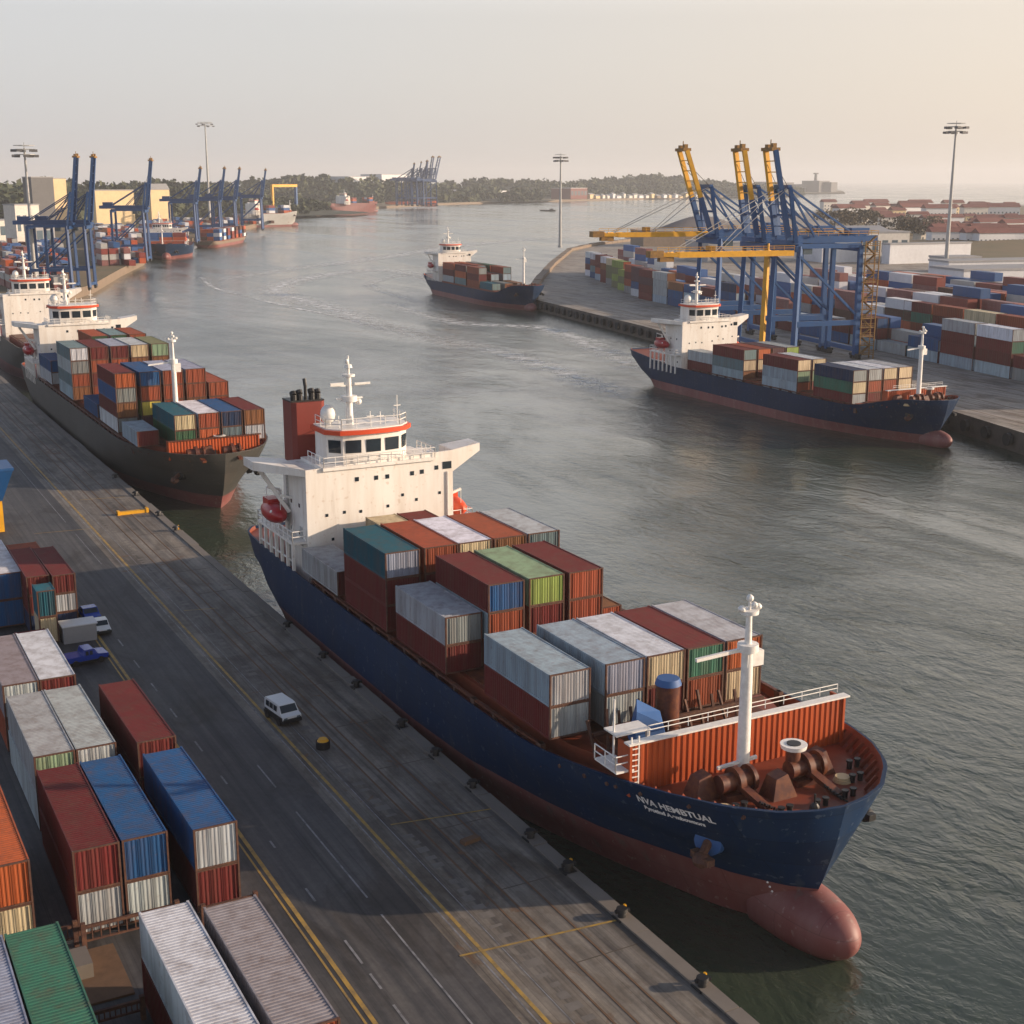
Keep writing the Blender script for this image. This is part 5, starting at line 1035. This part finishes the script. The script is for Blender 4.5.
block('warehouse', 690, 246, 60, 24, 9, -14, 'wall_brown', 'brown shed in front of the grey stockpile', win=0)
block('office_building', 46, 228, 20, 14, 41, 20, 'wall_grey', 'shaded side of the tall box building as a dark grey block', win=0)  # grey side of one building, its shade put into the wall colour
block('office_building', 63, 227, 12, 12, 40, 20, 'warehouse_cream', 'sunlit side of the tall box building as an orange-cream slab', win=0)  # lit side of the same building, the sunlight put into the wall colour
block('warehouse', 117, 231, 33, 10, 31, 16, 'warehouse_cream', 'large cream warehouse behind the blue crane pair')
block('warehouse', 162, 227, 18, 10, 31, 16, 'warehouse_cream', 'smaller cream warehouse right of the large one', gable=5)
block('office_building', 30, 245, 16, 14, 24, 20, 'wall_white', 'white block left of the near upriver light mast', win=4)
block('office_building', 8, 243, 22, 18, 14, 20, 'wall_white', 'low white block at the left edge below the wood', win=4)
block('office_building', 46, 247, 13, 12, 13, 20, 'roof_grey', 'small pinkish grey block beside the light mast foot', win=2)
block('warehouse', 484, 200.5, 190, 60, 18, 25, 'warehouse_white', 'long white riverside warehouse right of the crane cluster')
block('warehouse', 467, 201, 50, 60, 15, 25, 'wall_white', 'short white shed adjoining the long riverside warehouse', gable=6)
block('warehouse', 530, 199.5, 32, 50, 14, 25, 'wall_brown', 'small orange-brown shed at the right end of the white warehouse')
block('apartment_building', 579, 199, 62, 50, 22, 25, 'roof_red', 'red and white building on the far shore behind the terminal-tip light mast', win=5, roof='warehouse_white')
block('warehouse', 395, 199, 80, 60, 50, 25, 'warehouse_white', 'pale roofed shed above the wood near the crane cluster')
block('warehouse', 362, 201, 70, 60, 45, 25, 'warehouse_white', 'pale roofed shed in the wood above the farthest orange ship')
wr = random.Random(5)
for i in range(24):
    px = 592+i*5.6+wr.uniform(-1, 1); block('shed', px, 198.6-i*.06, wr.uniform(8, 20), 12, wr.uniform(4, 10), 25, wr.choice(['warehouse_cream', 'wall_white', 'wall_brown', 'warehouse_white']), '%s little shed from the left in the row along the far shore' % ORD[i], group='little sheds along the far shore', cat='shed', gable=3)
# distant port on the headland
o = empty('distant_tower', tuple(at(815, 192, Q)), 0, 'faint tower of the port on the hazy headland', 'tower'); b = MB(); b.cyl((0, 0, 0), (0, 0, 62), 7, 4, 8); b.build('shaft', M['wall_grey'], o); b = MB(); b.box(-6, 6, -6, 6, 58, 62); b.build('top', M['wall_grey'], o)
for i, px in enumerate((775, 788, 800, 808, 824, 834)): v = at(px, 192, Q); block('port_shed', px, 192, wr.uniform(60, 130), 60, wr.uniform(12, 38), 30, 'wall_grey', '%s faint shed from the left on the hazy headland' % ORD[i], cat='shed', group='faint sheds on the headland')
# red-roofed town
def house_proto(w, d, h, g, m):
    b = MB(); b.box(-w/2, w/2, 0, d, -.3, h); wm = b.mesh('house_wall', M[m]); b = MB(); b.add([(-w/2-.5, -.6, h-.1), (w/2+.5, -.6, h-.1), (w/2+.5, d+.6, h-.1), (-w/2-.5, d+.6, h-.1), (-w/2-.5, d/2, h+g), (w/2+.5, d/2, h+g)], [(0, 1, 5, 4), (2, 3, 4, 5), (1, 2, 5), (3, 0, 4), (0, 3, 2, 1)]); rm = b.mesh('house_roof', M['roof_red'])
    b = MB(); k = max(2, int(w/3))
    for i in range(k):
        for z in ((1.2, 2.6), (4.0, 5.3)) if h > 6 else ((1.3, 2.8),): x = -w/2+w*(i+.5)/k; b.box(x-.6, x+.6, -.05, .05, *z)
    return wm, rm, b.mesh('house_windows', M['glass_grey'])
HP = [house_proto(14, 8, 8.5, 2.4, 'wall_white'), house_proto(19, 8, 9, 2.6, 'wall_white'), house_proto(11, 8, 7, 2.4, 'warehouse_cream'), house_proto(24, 8, 9, 2.8, 'warehouse_white')]
nrow = [(247.5, 948, 1024, 6.5), (241, 930, 1026, 7.5), (234.5, 905, 1026, 8.5), (229, 890, 1026, 9), (224, 868, 1026, 9.5), (219.5, 850, 1026, 11), (215.5, 838, 1026, 12.5), (212, 828, 1026, 14)]
for ri, (py, x0, x1, st) in enumerate(nrow):
    px = x0+2; i = 0
    while px < x1:
        t = HP[3 if ri == 0 else wr.randrange(4)]; v = at(px, py+wr.uniform(-1.2, 1.2), Q); o = empty('house', (v.x, v.y, Q), R_(-14+wr.uniform(-12, 12)), 'red-roofed house, %s from the left in the %s row of the town from the embankment' % (ORD[i], ORD[ri]), 'house', 'red-roofed houses of the town')
        s_ = 1 if ri < 5 else 1.35; o.scale = (s_, s_, s_)
        for nm, me in zip(('wall', 'roof', 'windows'), t): c = bpy.data.objects.new(nm, me); col.objects.link(c); c.parent = o
        px += st*wr.uniform(1.2, 2.6)*(1.25 if t is HP[3] else 1); i += 1

# ------------------------------------------------------------------ haze
hz = MB().box(-13500, 13500, -550, 14500, -8, 175).build('haze', []); m = bpy.data.materials.new('haze'); m.use_nodes = True; t = m.node_tree; t.nodes.clear(); o_ = t.nodes.new('ShaderNodeOutputMaterial'); pv = t.nodes.new('ShaderNodeVolumePrincipled')
pv.inputs['Color'].default_value = (.93, .94, .96, 1); pv.inputs['Density'].default_value = HAZE; pv.inputs['Anisotropy'].default_value = .2; t.links.new(pv.outputs[0], o_.inputs['Volume']); hz.data.materials.append(m); tag(hz, kind='stuff')
